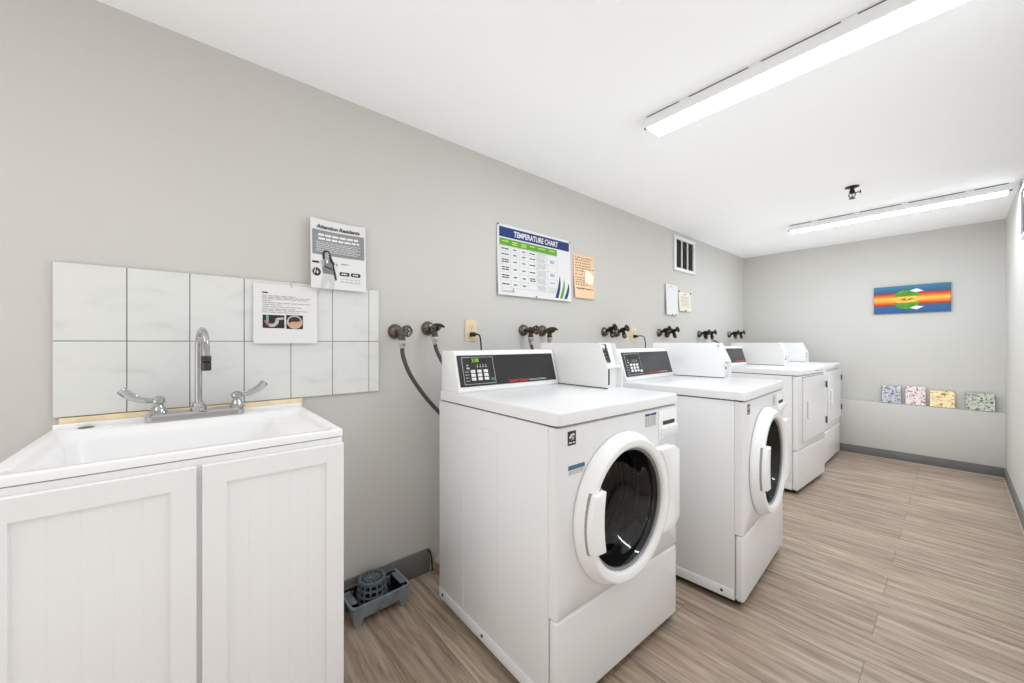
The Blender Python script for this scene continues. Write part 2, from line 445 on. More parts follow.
class Sheet:
    """flat things printed on paper or panels: s to the right, t up, n out of the face"""

    def __init__(self, origin, face, rz=0.0, bend=None):
        self.o = Vector(origin)
        S, T, N = {'left': ((0, 1, 0), (0, 0, 1), (1, 0, 0)), 'back': ((1, 0, 0), (0, 0, 1), (0, -1, 0)),
                   'right': ((0, -1, 0), (0, 0, 1), (-1, 0, 0))}[face] if isinstance(face, str) else face
        self.S, self.T, self.N = Vector(S), Vector(T), Vector(N); self.bend = bend

    def P(self, s, t, n=0):
        if self.bend: n += self.bend(s, t)
        return self.o + self.S * s + self.T * t + self.N * n

    def poly(self, mb, pts, n, m):
        if self.bend:      # cut into columns and rows so that the print follows the curl
            ss = [p[0] for p in pts]; ts = [p[1] for p in pts]
            if len(pts) == 4 and len(set(round(a, 6) for a in ss)) == 2 and len(set(round(a, 6) for a in ts)) == 2:
                s0, s1, t0, t1 = min(ss), max(ss), min(ts), max(ts)
                A = max(1, int((s1 - s0) / 0.02)); B = max(1, int((t1 - t0) / 0.02)); vs = []; fs = []
                for i in range(A + 1):
                    for j in range(B + 1): vs.append(self.P(s0 + (s1 - s0) * i / A, t0 + (t1 - t0) * j / B, n))
                for i in range(A):
                    for j in range(B):
                        k = i * (B + 1) + j; fs.append([k, k + B + 1, k + B + 2, k + 1])
                mb.add(vs, fs, m); return
        mb.add([self.P(s, t, n) for s, t in pts], [list(range(len(pts)))], m)

    def rect(self, mb, s0, s1, t0, t1, n, m):
        self.poly(mb, [(s0, t0), (s1, t0), (s1, t1), (s0, t1)], n, m)

    def text(self, mb, body, s, t, size, n, m, width=None, **kw):
        vs, fs = text_geo(body, size, **kw)
        if width:
            w = max(v.x for v in vs) - min(v.x for v in vs)
            for v in vs: v.x *= width / w
        mb.add([self.P(s + v.x, t + v.y, n) for v in vs], fs, m)

    def slab(self, mb, s0, s1, t0, t1, th, m):
        A = max(1, int((s1 - s0) / 0.02)) if self.bend else 1; B = max(1, int((t1 - t0) / 0.02)) if self.bend else 1
        vs = []; fs = []
        for lay in (0, th):
            for i in range(A + 1):
                for j in range(B + 1): vs.append(self.P(s0 + (s1 - s0) * i / A, t0 + (t1 - t0) * j / B, lay))
        K = (A + 1) * (B + 1); ix = lambda l, i, j: l * K + i * (B + 1) + j
        for i in range(A):
            for j in range(B):
                fs.append([ix(1, i, j), ix(1, i + 1, j), ix(1, i + 1, j + 1), ix(1, i, j + 1)])
                fs.append([ix(0, i, j), ix(0, i, j + 1), ix(0, i + 1, j + 1), ix(0, i + 1, j)])
        for i in range(A):
            fs.append([ix(0, i, 0), ix(0, i + 1, 0), ix(1, i + 1, 0), ix(1, i, 0)]); fs.append([ix(0, i, B), ix(1, i, B), ix(1, i + 1, B), ix(0, i + 1, B)])
        for j in range(B):
            fs.append([ix(0, 0, j), ix(1, 0, j), ix(1, 0, j + 1), ix(0, 0, j + 1)]); fs.append([ix(0, A, j), ix(0, A, j + 1), ix(1, A, j + 1), ix(1, A, j)])
        mb.add(vs, fs, m)

    def words(self, mb, s0, s1, t, h, n, m, wl=0.012, gap=0.004, jit=0.6):
        """an unreadable printed line: word-long strokes"""
        s = s0
        while s < s1 - 0.003:
            w = min(wl * (1 - jit / 2 + jit * random.random()), s1 - s)
            self.rect(mb, s, s + w, t, t + h, n, m); s += w + gap

    def scrawl(self, mb, s0, s1, t, h, n, m, wid=0.0016):
        """a handwritten line: joined zigzag strokes"""
        s = s0
        while s < s1 - 0.004:
            k = random.randint(4, 9); step = h * 0.38; pts = []
            for i in range(k):
                pts.append((s + i * step, t + (random.uniform(0.4, 1.0) if i % 2 else random.uniform(-0.15, 0.3)) * h))
            for a, b in zip(pts, pts[1:]):
                d = Vector((b[0] - a[0], b[1] - a[1])).normalized() * wid / 2
                self.poly(mb, [(a[0] - d.y, a[1] + d.x), (a[0] + d.y, a[1] - d.x), (b[0] + d.y, b[1] - d.x), (b[0] - d.y, b[1] + d.x)], n, m)
            s += k * step + h * 0.5


# ------------------------------------------------------------------ the setting
o = struct(MB().box(-0.1, ROOM_W + 0.1, FRONT_Y - 0.1, BACK_Y + 0.1, -0.08, 0, 'floor').build('floor'))
o = struct(MB().box(-0.1, ROOM_W + 0.1, FRONT_Y - 0.1, BACK_Y + 0.1, ROOM_H, ROOM_H + 0.08, 'ceiling').build('ceiling'))
o = struct(MB().box(-0.1, 0, FRONT_Y - 0.1, BACK_Y + 0.1, 0, ROOM_H, 'wall').build('wall_left'))
o = struct(MB().box(ROOM_W, ROOM_W + 0.1, FRONT_Y - 0.1, BACK_Y + 0.1, 0, ROOM_H, 'wall').build('wall_right'))
o = struct(MB().box(0, ROOM_W, BACK_Y, BACK_Y + 0.1, 0, ROOM_H, 'wall').build('wall_back'))
o = struct(MB().box(0, ROOM_W, FRONT_Y - 0.1, FRONT_Y, 0, ROOM_H, 'wall').build('wall_front'))
# low ledge along the foot of the back wall
LEDGE_Z = 0.545
o = struct(MB().box(0, ROOM_W, LEDGE_Y, BACK_Y, 0, LEDGE_Z, 'wall', bev=0.004).build('trim_1'))


def baseboard(name, x0, x1, y0, y1, h):
    mb = MB().box(x0, x1, y0, y1, 0.006, h, 'basegrey', bev=0.002)
    mb.box(x0 - 0.003, x1 + 0.003, y0 - 0.003, y1 + 0.003, 0, 0.007, 'caulk')
    return struct(mb.build(name))


b = MB().box(0, 0.012, FRONT_Y, 0.915, 0, 0.115, 'basegrey', bev=0.002)
b.tube([(0.012, 0.90, 0.112), (0.014, 0.915, 0.10), (0.016, 0.922, 0.06), (0.016, 0.925, 0.003)], 0.004, 'black', n=8)
b.box(0, 0.012, 1.25, LEDGE_Y, 0, 0.115, 'basegrey', bev=0.002)
struct(b.build('baseboard_left'))
baseboard('baseboard_back', 0.012, ROOM_W, LEDGE_Y - 0.012, LEDGE_Y, 0.088)
baseboard('baseboard_right', ROOM_W - 0.012, ROOM_W, FRONT_Y, LEDGE_Y - 0.012, 0.088)


# ------------------------------------------------------------------ ceiling lights
def strip_light(label, x0, x1, y0, y1, lens='lamp'):
    t = thing('strip_light', label, 'ceiling light', ((x0 + x1) / 2, (y0 + y1) / 2, ROOM_H), group='ceiling strip lights')
    L = (x1 - x0) / 2; W = (y1 - y0) / 2
    MB().box(-L + 0.004, L - 0.004, -W + 0.006, W - 0.006, -0.004, 0, 'gap').build('mounting_plate', t)
    h = MB()
    h.prism([(-W, -0.006), (W, -0.006), (W, -0.052), (-W, -0.052)], 'x', -L, L, 'lamp_body', bev=0.003)
    for s in (-0.7, -0.25, 0.2, 0.72):
        h.box(s * L - 0.02, s * L + 0.02, -W + 0.001, -W + 0.008, -0.008, 0, 'lamp_body')
    h.build('housing', t)
    MB().box(-L + 0.008, L - 0.008, -W + 0.004, W - 0.004, -0.0545, -0.0515, lens, bev=0.001).build('diffuser', t)
    for s in (-1, 1):
        e = MB()
        e.box(min(s * L, s * (L - 0.007)), max(s * L, s * (L - 0.007)), -W - 0.001, W + 0.001, -0.056, -0.005, 'lamp_body', bev=0.002)
        e.cyl((s * (L - 0.002), -W + 0.012, -0.048), (s * (L + 0.010), -W + 0.012, -0.048), 0.005, 'gap', n=10)
        e.build('end_cap', t)
    return t


strip_light('long white strip light nearest the camera, running off the top of the photo', 0.775, 1.965, 1.615, 1.73)
strip_light('white strip light farther back, between the fire sprinkler and the back wall', 0.745, 1.945, 4.09, 4.205, 'lamp_bright')

# fire sprinkler
t = thing('fire_sprinkler', 'dark fire sprinkler head hanging from the white ceiling between the strip lights', 'sprinkler', (1.26, 3.40, ROOM_H)); t.scale = (0.82, 0.82, 0.82)
MB().lathe([(0.046, 0), (0.046, 0.003), (0.03, 0.01), (0.018, 0.012)], (0, 0, 0), (0, 0, -1), 'sprk').build('escutcheon', t)
s = MB().lathe([(0.014, 0.008), (0.014, 0.03), (0.019, 0.032), (0.019, 0.044), (0.011, 0.048), (0.011, 0.056)], (0, 0, 0), (0, 0, -1), 'sprk', n=16)
for q in (-1, 1):
    s.tube(smooth([(q * 0.012, 0, -0.048), (q * 0.02, 0, -0.062), (q * 0.016, 0, -0.078), (0, 0, -0.09)], 4), 0.0035, 'sprk', n=8)
s.cyl((0, 0, -0.055), (0, 0, -0.088), 0.003, 'bronze', n=8)
s.build('body', t)
d = MB().lathe([(0.008, 0.086), (0.008, 0.092), (0.02, 0.093), (0.022, 0.096), (0.004, 0.097)], (0, 0, 0), (0, 0, -1), 'sprk', n=16)
d.build('deflector', t)
d = MB(); d.cyl((0.01, 0, -0.052), (0.05, 0.01, -0.05), 0.004, 'sprk', n=8); d.cyl((0.05, 0.01, -0.062), (0.05, 0.01, -0.038), 0.004, 'sprk', n=8)
d.build('side_lug', t)

# ------------------------------------------------------------------ vent, papers, paintings
y0, y1, z0, z1 = 3.44, 3.86, 1.817, 2.145
t = thing('vent_grille', 'white framed vent grille with three dark openings, high on the left wall', 'vent', (0, (y0 + y1) / 2, (z0 + z1) / 2))
w, h = (y1 - y0) / 2, (z1 - z0) / 2
f = MB()
fw = 0.030
for a in ((-w, -w + fw, -h, h), (w - fw, w, -h, h)): f.box(0, 0.022, a[0], a[1], a[2], a[3], 'white_paint', bev=0.004)
for a in ((-h, -h + fw), (h - fw, h)): f.box(0, 0.0218, -w + 0.004, w - 0.004, a[0], a[1], 'white_paint', bev=0.004)
f.build('frame', t)
d = MB()
iw = (2 * w - 2 * fw) / 3
for k in (1, 2): d.box(0.004, 0.016, -w + fw + k * iw - 0.007, -w + fw + k * iw + 0.007, -h + fw, h - fw, 'white_paint', bev=0.002)
d.build('divider', t)
MB().box(0.0005, 0.003, -w + fw - 0.004, w - fw + 0.004, -h + fw - 0.004, h - fw + 0.004, 'vent_dark').build('dark_backing', t)
l = MB()
for k in range(14):
    zz = -h + fw + 0.008 + k * (2 * h - 2 * fw - 0.01) / 14
    l.box(0.003, 0.010, -w + fw, w - fw, zz, zz + 0.004, 'vent_slat', xf=None)
l.build('louvre', t)

# temperature chart
CH_S, CH_T = 0.634, 0.412
sh = Sheet((0.004, -CH_S / 2, -CH_T / 2), 'left', bend=lambda s, t: 0.012 * (1 - t / CH_T) ** 2)
t = thing('temperature_chart', 'white landscape temperature chart with navy title band and green header row', 'wall chart', (0, 1.345 + CH_S / 2, 1.417 + CH_T / 2))
m = MB(); sh.slab(m, 0, CH_S, 0, CH_T, 0.002, 'paper'); m.build('sheet', t)
m = MB(); sh.rect(m, 0.014, CH_S - 0.014, 0.338, 0.396, 0.0026, 'navy'); m.build('title_band', t)
m = MB(); sh.text(m, 'TEMPERATURE CHART', 0.125, 0.351, 0.046, 0.0034, 'white_print', width=0.385, bold=0.0012); m.build('title_lettering', t)
cols = [0.016, 0.098, 0.168, 0.240, 0.310, 0.407, 0.500]
rows = [0.286, 0.256, 0.221, 0.178, 0.131, 0.085, 0.043]
m = MB(); sh.rect(m, cols[0], cols[-1], 0.290, 0.330, 0.0026, 'lime')
for a, b_ in zip(cols, cols[1:]):
    mid = (a + b_) / 2; ww = (b_ - a) * 0.3
    sh.words(m, mid - ww, mid + ww, 0.312, 0.006, 0.0032, 'lime_pale', 0.03)
    if a in cols[1:3]: sh.words(m, mid - ww, mid + ww, 0.300, 0.006, 0.0032, 'lime_pale', 0.03)
m.build('header_row', t)
m = MB()
for r_ in rows: sh.rect(m, cols[0], cols[-1] if r_ != rows[-2] else cols[4], r_, r_ + 0.0012, 0.0026, 'ink_pale')
for c in cols: sh.rect(m, c, c + 0.0012, rows[-1], 0.29, 0.0026, 'ink_pale')
for ri in range(6):
    top, bot = rows[ri], rows[ri + 1]; mid = (top + bot) / 2
    for ci in range(6):
        a, b_ = cols[ci], cols[ci + 1]; cm = (a + b_) / 2; cw = (b_ - a)
        if ci == 4:
            tt = top - 0.008
            while tt > bot + 0.004:
                sh.words(m, a + 0.008, b_ - 0.018 * random.random() - 0.008, tt, 0.0025, 0.003, 'ink_pale', 0.014, 0.003); tt -= 0.0065
            continue
        if ci == 5:
            if ri in (1, 3, 4):
                for q in ((0, 0.010) if ri != 4 else (0,)): sh.words(m, cm - 0.022, cm + 0.022, mid + q - 0.004, 0.006, 0.003, 'ink_soft', 0.03)
            if ri == 5:
                for q in range(5): sh.words(m, a + 0.012, b_ - 0.012, bot + 0.004 + q * 0.007, 0.0022, 0.003, 'ink_pale', 0.012, 0.003)
            continue
        two = (ci == 0 and ri in (2, 3, 4)) or (ci == 3 and ri == 4)
        if ci == 3 and ri == 5: continue
        hw = cw * (0.34 if ci in (0, 3) else 0.2)
        for q in ((-0.009, 0.004) if two else (-0.003,)):
            sh.words(m, cm - hw, cm + hw, mid + q, 0.0065, 0.003, 'ink', 0.022, 0.003)
m.build('printed_table', t)
m = MB(); sh.text(m, 'Coinamatic', 0.020, 0.016, 0.024, 0.003, 'ink_soft', width=0.09)
sh.poly(m, [(0.106, 0.018), (0.112, 0.018), (0.116, 0.04), (0.111, 0.046)], 0.003, 'ink_soft'); sh.poly(m, [(0.116, 0.018), (0.12, 0.018), (0.122, 0.034), (0.118, 0.038)], 0.003, 'ink_soft')
m.build('logo', t)
for (sx, hh, mm) in ((0.488, 0.150, 'navy'), (0.530, 0.132, 'lime'), (0.573, 0.108, 'navy')):
    m = MB(); L_, R_ = [], []
    for k in range(11):
        u = k / 10
        c = sx + 0.040 * math.sin(u * PI * 0.55) - 0.006 * u; hwid = 0.0135 * (1 - u ** 2.2) + 0.0006
        tt = 0.014 + hh * u
        L_.append((c - hwid, tt)); R_.append((c + hwid, tt))
    for k in range(10): sh.poly(m, [L_[k], R_[k], R_[k + 1], L_[k + 1]], 0.003, mm)
    m.build('swoosh', t)
for s_, t_ in ((0.006, CH_T - 0.006), (CH_S - 0.008, CH_T - 0.008), (0.30, 0.006)):
    MB().lathe([(0.0045, 0), (0.0055, 0.004), (0.003, 0.006)], sh.P(s_, t_, 0.001), (1, 0, 0), 'pin', n=12).build('pin', t)

# peach handwritten note
NS, NT = 0.222, 0.305
sh = Sheet((0.003, -NS / 2, -NT / 2), 'left', bend=lambda s, t: 0.028 * max(0, 0.62 - t / NT) ** 1.3 * (1 - 0.6 * s / NS) + 0.01 * max(0, s / NS - 0.8))
t = thing('peach_note', 'peach handwritten note hanging right of the temperature chart', 'note', (0, 2.018 + NS / 2, 1.451 + NT / 2))
m = MB(); sh.slab(m, 0, NS, 0, NT, 0.0012, 'peach'); m.build('sheet', t)
m = MB()
for tt, e in ((0.280, .17), (0.262, .17), (0.243, .19), (0.224, .175), (0.206, .21), (0.188, .12), (0.164, .10), (0.140, .16), (0.124, .18), (0.107, .19), (0.090, .15)):
    sh.scrawl(m, 0.014, e, tt, 0.010, 0.0018, 'ink_brown', 0.0026)
for q in (0, 0.002): sh.scrawl(m, 0.02, 0.19, 0.062 + q, 0.012, 0.0018, 'ink_brown', 0.0032)
m.build('handwriting', t)
m = MB(); sh.poly(m, [(0.115, 0.11), (0.20, 0.10), (0.215, 0.165), (0.165, 0.20), (0.12, 0.205)], 0.004, 'tape'); m.build('tape_patch', t)

# white sheet and cream note further along
sh = Sheet((0.002, -0.112, -0.14), 'left', bend=lambda s, t: 0.012 * (1 - t / 0.28) + 0.004)
t = thing('blank_sheet', 'blank white sheet pinned to the wall left of the small cream note', 'paper', (0, 3.395, 1.534))
m = MB(); sh.slab(m, 0, 0.214, 0, 0.279, 0.006, 'paper'); m.build('sheet', t)
m = MB(); sh.rect(m, 0.05, 0.12, 0.256, 0.262, 0.0066, 'ink_pale'); sh.words(m, 0.02, 0.2, 0.236, 0.003, 0.0066, 'grey_label', 0.03); m.build('print', t)
for s_, t_ in ((0.10, 0.006), (0.17, 0.006)):
    MB().lathe([(0.006, 0), (0.006, 0.004), (0.003, 0.006)], sh.P(s_, t_, 0.006), (1, 0, 0), 'pin', n=10).build('pin', t)
sh = Sheet((0.002, -0.125, -0.09), 'left', bend=lambda s, t: 0.012 * (1 - t / 0.18) ** 2)
t = thing('cream_note', 'small cream notice held by dark pins, below the vent grille', 'note', (0, 3.668, 1.533))
m = MB(); sh.slab(m, 0, 0.25, 0, 0.182, 0.0015, 'cream'); m.build('sheet', t)
m = MB(); sh.words(m, 0.09, 0.15, 0.158, 0.008, 0.002, 'ink_soft', 0.04)
for k in range(9): sh.words(m, 0.05, 0.205, 0.135 - k * 0.012, 0.004, 0.002, 'ink_pale' if k % 3 else 'photo_rose', 0.03, 0.006)
m.build('lettering', t)
for s_, t_ in ((0.006, 0.186), (0.244, 0.178), (0.12, 0.006)):
    MB().lathe([(0.008, 0), (0.008, 0.005), (0.004, 0.008)], sh.P(s_, t_, 0.001), (1, 0, 0), 'pin', n=10).build('pin', t)

# grey notice above the tiles
PS, PT = 0.222, 0.285
sh = Sheet((0.002, -PS / 2, -PT / 2), 'left', bend=lambda s, t: 0.016 + 0.012 * (1 - t / PT) ** 1.5 - 0.012 * math.sin(PI * s / PS) * (t / PT) + 0.010 * (1 - s / PS) ** 2)
t = thing('residents_notice', 'black and white residents notice with a grey text block, hanging over the top tiles', 'notice', (0, 0.372 + PS / 2, 1.361 + PT / 2))
m = MB(); sh.slab(m, 0, PS, 0, PT, 0.001, 'paper'); m.build('sheet', t)
m = MB(); sh.text(m, 'Attention Residents', 0.024, 0.248, 0.022, 0.0022, 'ink', width=0.176, bold=0.0007, shear=0.25); m.build('heading', t)
m = MB(); sh.rect(m, 0.007, PS - 0.006, 0.138, 0.240, 0.0016, 'block'); m.build('grey_block', t)
m = MB()
sh.words(m, 0.030, 0.195, 0.2165, 0.009, 0.0022, 'white_print', 0.022, 0.004); sh.words(m, 0.030, 0.195, 0.2005, 0.009, 0.0022, 'white_print', 0.022, 0.004)
for k in range(6): sh.words(m, 0.022, 0.200 - 0.014 * (k % 2), 0.189 - k * 0.0075, 0.003, 0.0022, 'grey_label', 0.016, 0.003)
m.build('block_lettering', t)
m = MB()   # printed picture of a standing woman, flat on the page
N_ = 0.0026
P_ = sh.poly
P_(m, [(0.049, 0.068), (0.090, 0.066), (0.092, 0.058), (0.088, 0.004), (0.072, 0.004), (0.069, 0.042), (0.052, 0.004), (0.036, 0.004), (0.046, 0.05)], N_, 'jean_print')
P_(m, [(0.046, 0.062), (0.091, 0.060), (0.089, 0.100), (0.083, 0.118), (0.062, 0.122), (0.046, 0.118), (0.043, 0.10)], N_ + 0.0002, 'shirt_print')
P_(m, [(0.046, 0.118), (0.040, 0.108), (0.044, 0.092), (0.060, 0.084), (0.062, 0.091), (0.050, 0.099), (0.052, 0.116)], N_ + 0.0004, 'skin_print')
P_(m, [(0.083, 0.118), (0.090, 0.098), (0.097, 0.062), (0.100, 0.040), (0.094, 0.036), (0.088, 0.060), (0.084, 0.090)], N_ + 0.0004, 'ink')
P_(m, [(0.050, 0.090), (0.082, 0.078), (0.083, 0.085), (0.052, 0.096)], N_ + 0.0006, 'ink')
P_(m, [(0.046, 0.122), (0.045, 0.142), (0.050, 0.156), (0.062, 0.160), (0.074, 0.154), (0.079, 0.136), (0.086, 0.118), (0.094, 0.106), (0.088, 0.098), (0.078, 0.108), (0.070, 0.128), (0.056, 0.128), (0.054, 0.118)], N_ + 0.0008, 'ink')
P_(m, [(0.055, 0.130), (0.063, 0.123), (0.071, 0.131), (0.072, 0.145), (0.065, 0.152), (0.057, 0.149), (0.054, 0.140)], N_ + 0.001, 'skin_print')
P_(m, [(0.058, 0.108), (0.066, 0.104), (0.067, 0.118), (0.060, 0.120)], N_ + 0.0012, 'paper')
m.build('printed_picture', t)
m = MB(); sh.rect(m, 0.006, 0.032, 0.102, 0.110, 0.0022, 'ink'); m.build('black_tab', t)
m = MB(); m.add([sh.P(0.022 + 0.016 * math.cos(a * PI / 12), 0.066 + 0.017 * math.sin(a * PI / 12), 0.0022) for a in range(24)], [list(range(24))], 'ink')
sh.poly(m, [(0.012, 0.06), (0.016, 0.06), (0.019, 0.078), (0.015, 0.078)], 0.0028, 'paper'); sh.poly(m, [(0.021, 0.062), (0.027, 0.058), (0.029, 0.066), (0.024, 0.074)], 0.0028, 'paper')
m.build('round_badge', t)
for a in (0.112, 0.158):
    m = MB()
    sh.poly(m, [(a + 0.003, 0.060), (a + 0.037, 0.060), (a + 0.040, 0.063), (a + 0.040, 0.073), (a + 0.037, 0.076), (a + 0.003, 0.076), (a, 0.073), (a, 0.063)], 0.0022, 'ink')
    sh.words(m, a + 0.008, a + 0.034, 0.065, 0.006, 0.0028, 'white_print', 0.006, 0.002)
    m.build('black_badge', t)
m = MB()
sh.words(m, 0.118, 0.152, 0.108, 0.004, 0.0022, 'ink_soft', 0.02); m.build('caption', t)
m = MB(); sh.words(m, 0.120, 0.196, 0.045, 0.0025, 0.0022, 'ink_pale', 0.014); sh.words(m, 0.114, 0.196, 0.033, 0.0025, 0.0022, 'ink_soft', 0.014)
m.build('lower_lettering', t)
m = MB(); sh.poly(m, [(0.097, 0.098), (0.102, 0.104), (0.097, 0.110), (0.100, 0.110), (0.105, 0.104), (0.100, 0.098)], 0.0022, 'ink'); m.build('arrow_mark', t)

# instruction sheet pinned on the tiles
QS, QT = 0.216, 0.226
sh = Sheet((0, -QS / 2, -QT / 2), 'left', bend=lambda s, t: 0.008 * (1 - t / QT) ** 2)
t = thing('instruction_sheet', 'white instruction sheet with two small colour photos, hanging on the tiles', 'notice', (0.017, 0.183 + QS / 2, 1.137 + QT / 2))
m = MB(); sh.slab(m, 0, QS, 0, QT, 0.001, 'paper'); m.build('sheet', t)
m = MB(); sh.words(m, 0.028, 0.046, 0.190, 0.005, 0.0014, 'ink', 0.03)
for tt, e in ((0.180, .14), (0.174, .19), (0.168, .18), (0.160, .06), (0.153, .19), (0.146, .09), (0.138, .16), (0.130, .14), (0.124, .18), (0.117, .15)):
    sh.words(m, 0.028, e, tt, 0.0024, 0.0014, 'ink_soft', 0.02, 0.003)
m.build('lettering', t)
sh.o.z += 0.010
m = MB(); sh.rect(m, 0.029, 0.100, 0.048, 0.098, 0.0014, 'photo_dark')
for k in range(8):
    a0, a1 = PI + k * PI / 8, PI + (k + 1) * PI / 8
    sh.poly(m, [(0.058 + 0.024 * math.cos(a), 0.078 + 0.026 * math.sin(a)) for a in (a0, a1)] + [(0.058 + 0.012 * math.cos(a), 0.078 + 0.014 * math.sin(a)) for a in (a1, a0)], 0.0018, 'photo_steel' if k > 2 else 'photo_rose')
sh.poly(m, [(0.072, 0.078), (0.098, 0.082), (0.098, 0.090), (0.078, 0.088), (0.070, 0.084)], 0.002, 'photo_steel'); sh.rect(m, 0.040, 0.048, 0.07, 0.097, 0.002, 'photo_teal')
m.build('left_photo', t)
m = MB(); sh.rect(m, 0.106, 0.164, 0.046, 0.100, 0.0014, 'photo_dark')
m.add([sh.P(0.135 + 0.027 * math.cos(a * PI / 16), 0.073 + 0.026 * math.sin(a * PI / 16), 0.0017) for a in range(32)], [list(range(32))], 'photo_steel')
m.add([sh.P(0.135 + 0.021 * math.cos(a * PI / 16), 0.076 + 0.018 * math.sin(a * PI / 16), 0.0020) for a in range(32)], [list(range(32))], 'ink')
sh.poly(m, [(0.108, 0.064), (0.126, 0.074), (0.142, 0.074), (0.160, 0.079), (0.160, 0.069), (0.150, 0.060), (0.142, 0.052), (0.134, 0.053), (0.128, 0.058), (0.118, 0.056)], 0.0024, 'photo_hand')
m.build('right_photo', t)
sh.o.z -= 0.010
MB().lathe([(0.003, 0), (0.003, 0.003), (0.0015, 0.004)], sh.P(0.126, 0.221, 0.001), (1, 0, 0), 'hose_nut', n=10).build('pin', t)

# wide striped painting on the back wall
PW, PH = 0.506, 0.262
t = thing('striped_painting', 'wide colourful painting of orange and blue stripes with green dome, on the back wall', 'painting', (1.435, BACK_Y, 1.557))
sh = Sheet((-PW / 2, 0, -PH / 2), 'back')
MB().box(-PW / 2, PW / 2, -0.022, 0, -PH / 2, PH / 2, 'canvas_side_b', bev=0.002).build('canvas', t)
m = MB(); sh.rect(m, 0.002, PW - 0.002, 0.002, PH - 0.002, 0.0226, 'stripes'); m.build('painted_stripes', t)
cx_, cz_ = 0.228, 0.128
m = MB()
for sgn in (1, -1):
    pts = [(cx_ + 0.085 * math.cos(PI * k / 14), cz_ + sgn * (0.030 + 0.062 * math.sin(PI * k / 14))) for k in range(15)]
    sh.poly(m, pts, 0.0235, 'grass_paint')
m.build('green_dome', t)
m = MB(); sh.poly(m, [(cx_ - 0.096, cz_), (cx_ - 0.06, cz_ + 0.03), (cx_ + 0.05, cz_ + 0.036), (cx_ + 0.1, cz_ + 0.004), (cx_ + 0.05, cz_ - 0.03), (cx_ - 0.06, cz_ - 0.03)], 0.0232, 'gold_paint')
for sgn in (1, -1): sh.poly(m, [(cx_ + 0.02, cz_ + sgn * 0.082), (cx_ + 0.065, cz_ + sgn * 0.100), (cx_ + 0.112, cz_ + sgn * 0.074), (cx_ + 0.06, cz_ + sgn * 0.064)], 0.0240, 'white_paint_art')
sh.poly(m, [(cx_ - 0.045, cz_ - 0.004), (cx_ - 0.01, cz_ + 0.010), (cx_, cz_ - 0.008), (cx_ + 0.02, cz_ + 0.008), (cx_ + 0.055, cz_ + 0.006), (cx_ + 0.01, cz_ - 0.010), (cx_ - 0.02, cz_ - 0.008)], 0.0243, 'maroon_paint')
m.build('painted_details', t)


def ledge_canvas(label, x0, x1, h, face, side, turn=0.0, th=0.02):
    t = thing('small_canvas', label, 'canvas', ((x0 + x1) / 2, BACK_Y - 0.036, LEDGE_Z + 0.002), turn, group='small canvases on the ledge')
    w = (x1 - x0) / 2
    R = Matrix.Rotation(-0.13, 4, 'X')
    MB().box(-w, w, -th / 2, th / 2, 0, h, side, bev=0.002, xf=R).build('stretcher', t)
    MB().box(-w + 0.001, w - 0.001, -th / 2 - 0.0012, -th / 2 + 0.001, 0.001, h - 0.001, face, xf=R).build('painted_face', t)
    return t


ledge_canvas('small square grey blue canvas, first from the left on the back ledge', 1.240, 1.374, 0.168, 'art_grey', 'canvas_side_g', 0.06)
ledge_canvas('small square pink canvas with mauve scribbles on the back ledge', 1.403, 1.534, 0.176, 'art_pink', 'canvas_side_p', 0.04)
ledge_canvas('small yellow canvas with brown leaf shapes on the back ledge', 1.560, 1.712, 0.150, 'art_yellow', 'canvas_side_y', -0.03)
ledge_canvas('small mottled green canvas at the right end of the back ledge', 1.772, 1.935, 0.150, 'art_multi', 'canvas_side_d', -0.05)

# framed picture seen edge-on on the right wall
t = thing('wall_picture', 'white framed dark picture at the right edge, on the right wall', 'picture', (ROOM_W, 3.62, 1.915))
f = MB()
for a in ((-0.23, -0.205, -0.155, 0.155), (0.205, 0.23, -0.155, 0.155)): f.box(-0.022, 0, a[0], a[1], a[2], a[3], 'white_paint', bev=0.003)
for a in ((-0.155, -0.13), (0.13, 0.155)): f.box(-0.0218, 0, -0.21, 0.21, a[0], a[1], 'white_paint', bev=0.003)
f.build('frame', t)
MB().box(-0.014, -0.001, -0.206, 0.206, -0.131, 0.131, 'frame_dark').build('print', t)

# ------------------------------------------------------------------ tiled splashback and sink unit
m = MB()
ty = [-0.300, -0.1475, 0.004, 0.156, 0.307, 0.460, 0.612, 0.658]
tz = [0.920, 1.1445, 1.3765]
m.box(0.0005, 0.0075, ty[0] + 0.001, ty[-1] - 0.001, tz[0] + 0.001, tz[-1] - 0.001, 'grout')
for a, b_ in zip(ty, ty[1:]):
    for c, d in zip(tz, tz[1:]): m.box(0.001, 0.012, a + 0.0012, b_ - 0.0012, c + 0.0012, d - 0.0012, 'tile', bev=0.0008, seg=1)
tag(m.build('tiled_splashback'), 'splashback of two rows of white marbled tiles on the wall above the sink', 'splashback')
tag(MB().box(0.001, 0.020, -0.286, 0.345, 0.884, 0.9185, 'wood', bev=0.001).build('wood_batten'), 'strip of raw yellow wood between the tiles and the back of the sink', 'batten')

t = thing('sink_cabinet', 'white two-door cabinet under the utility sink', 'cabinet', (0, 0.022, 0))
c = MB()
c.box(0.03, 0.558, -0.318, -0.300, 0.0, 0.868, 'cab', bev=0.001); c.box(0.03, 0.558, 0.298, 0.316, 0.0, 0.868, 'cab', bev=0.001)
c.box(0.03, 0.048, -0.300, 0.298, 0.0, 0.868, 'cab'); c.box(0.048, 0.530, -0.300, 0.298, 0.10, 0.118, 'cab')
c.box(0.540, 0.558, -0.300, 0.298, 0.80, 0.868, 'cab'); c.box(0.480, 0.495, -0.300, 0.298, 0, 0.10, 'cab')
c.box(0.540, 0.558, -0.018, 0.016, 0.10, 0.80, 'cab')
c.build('carcass', t)


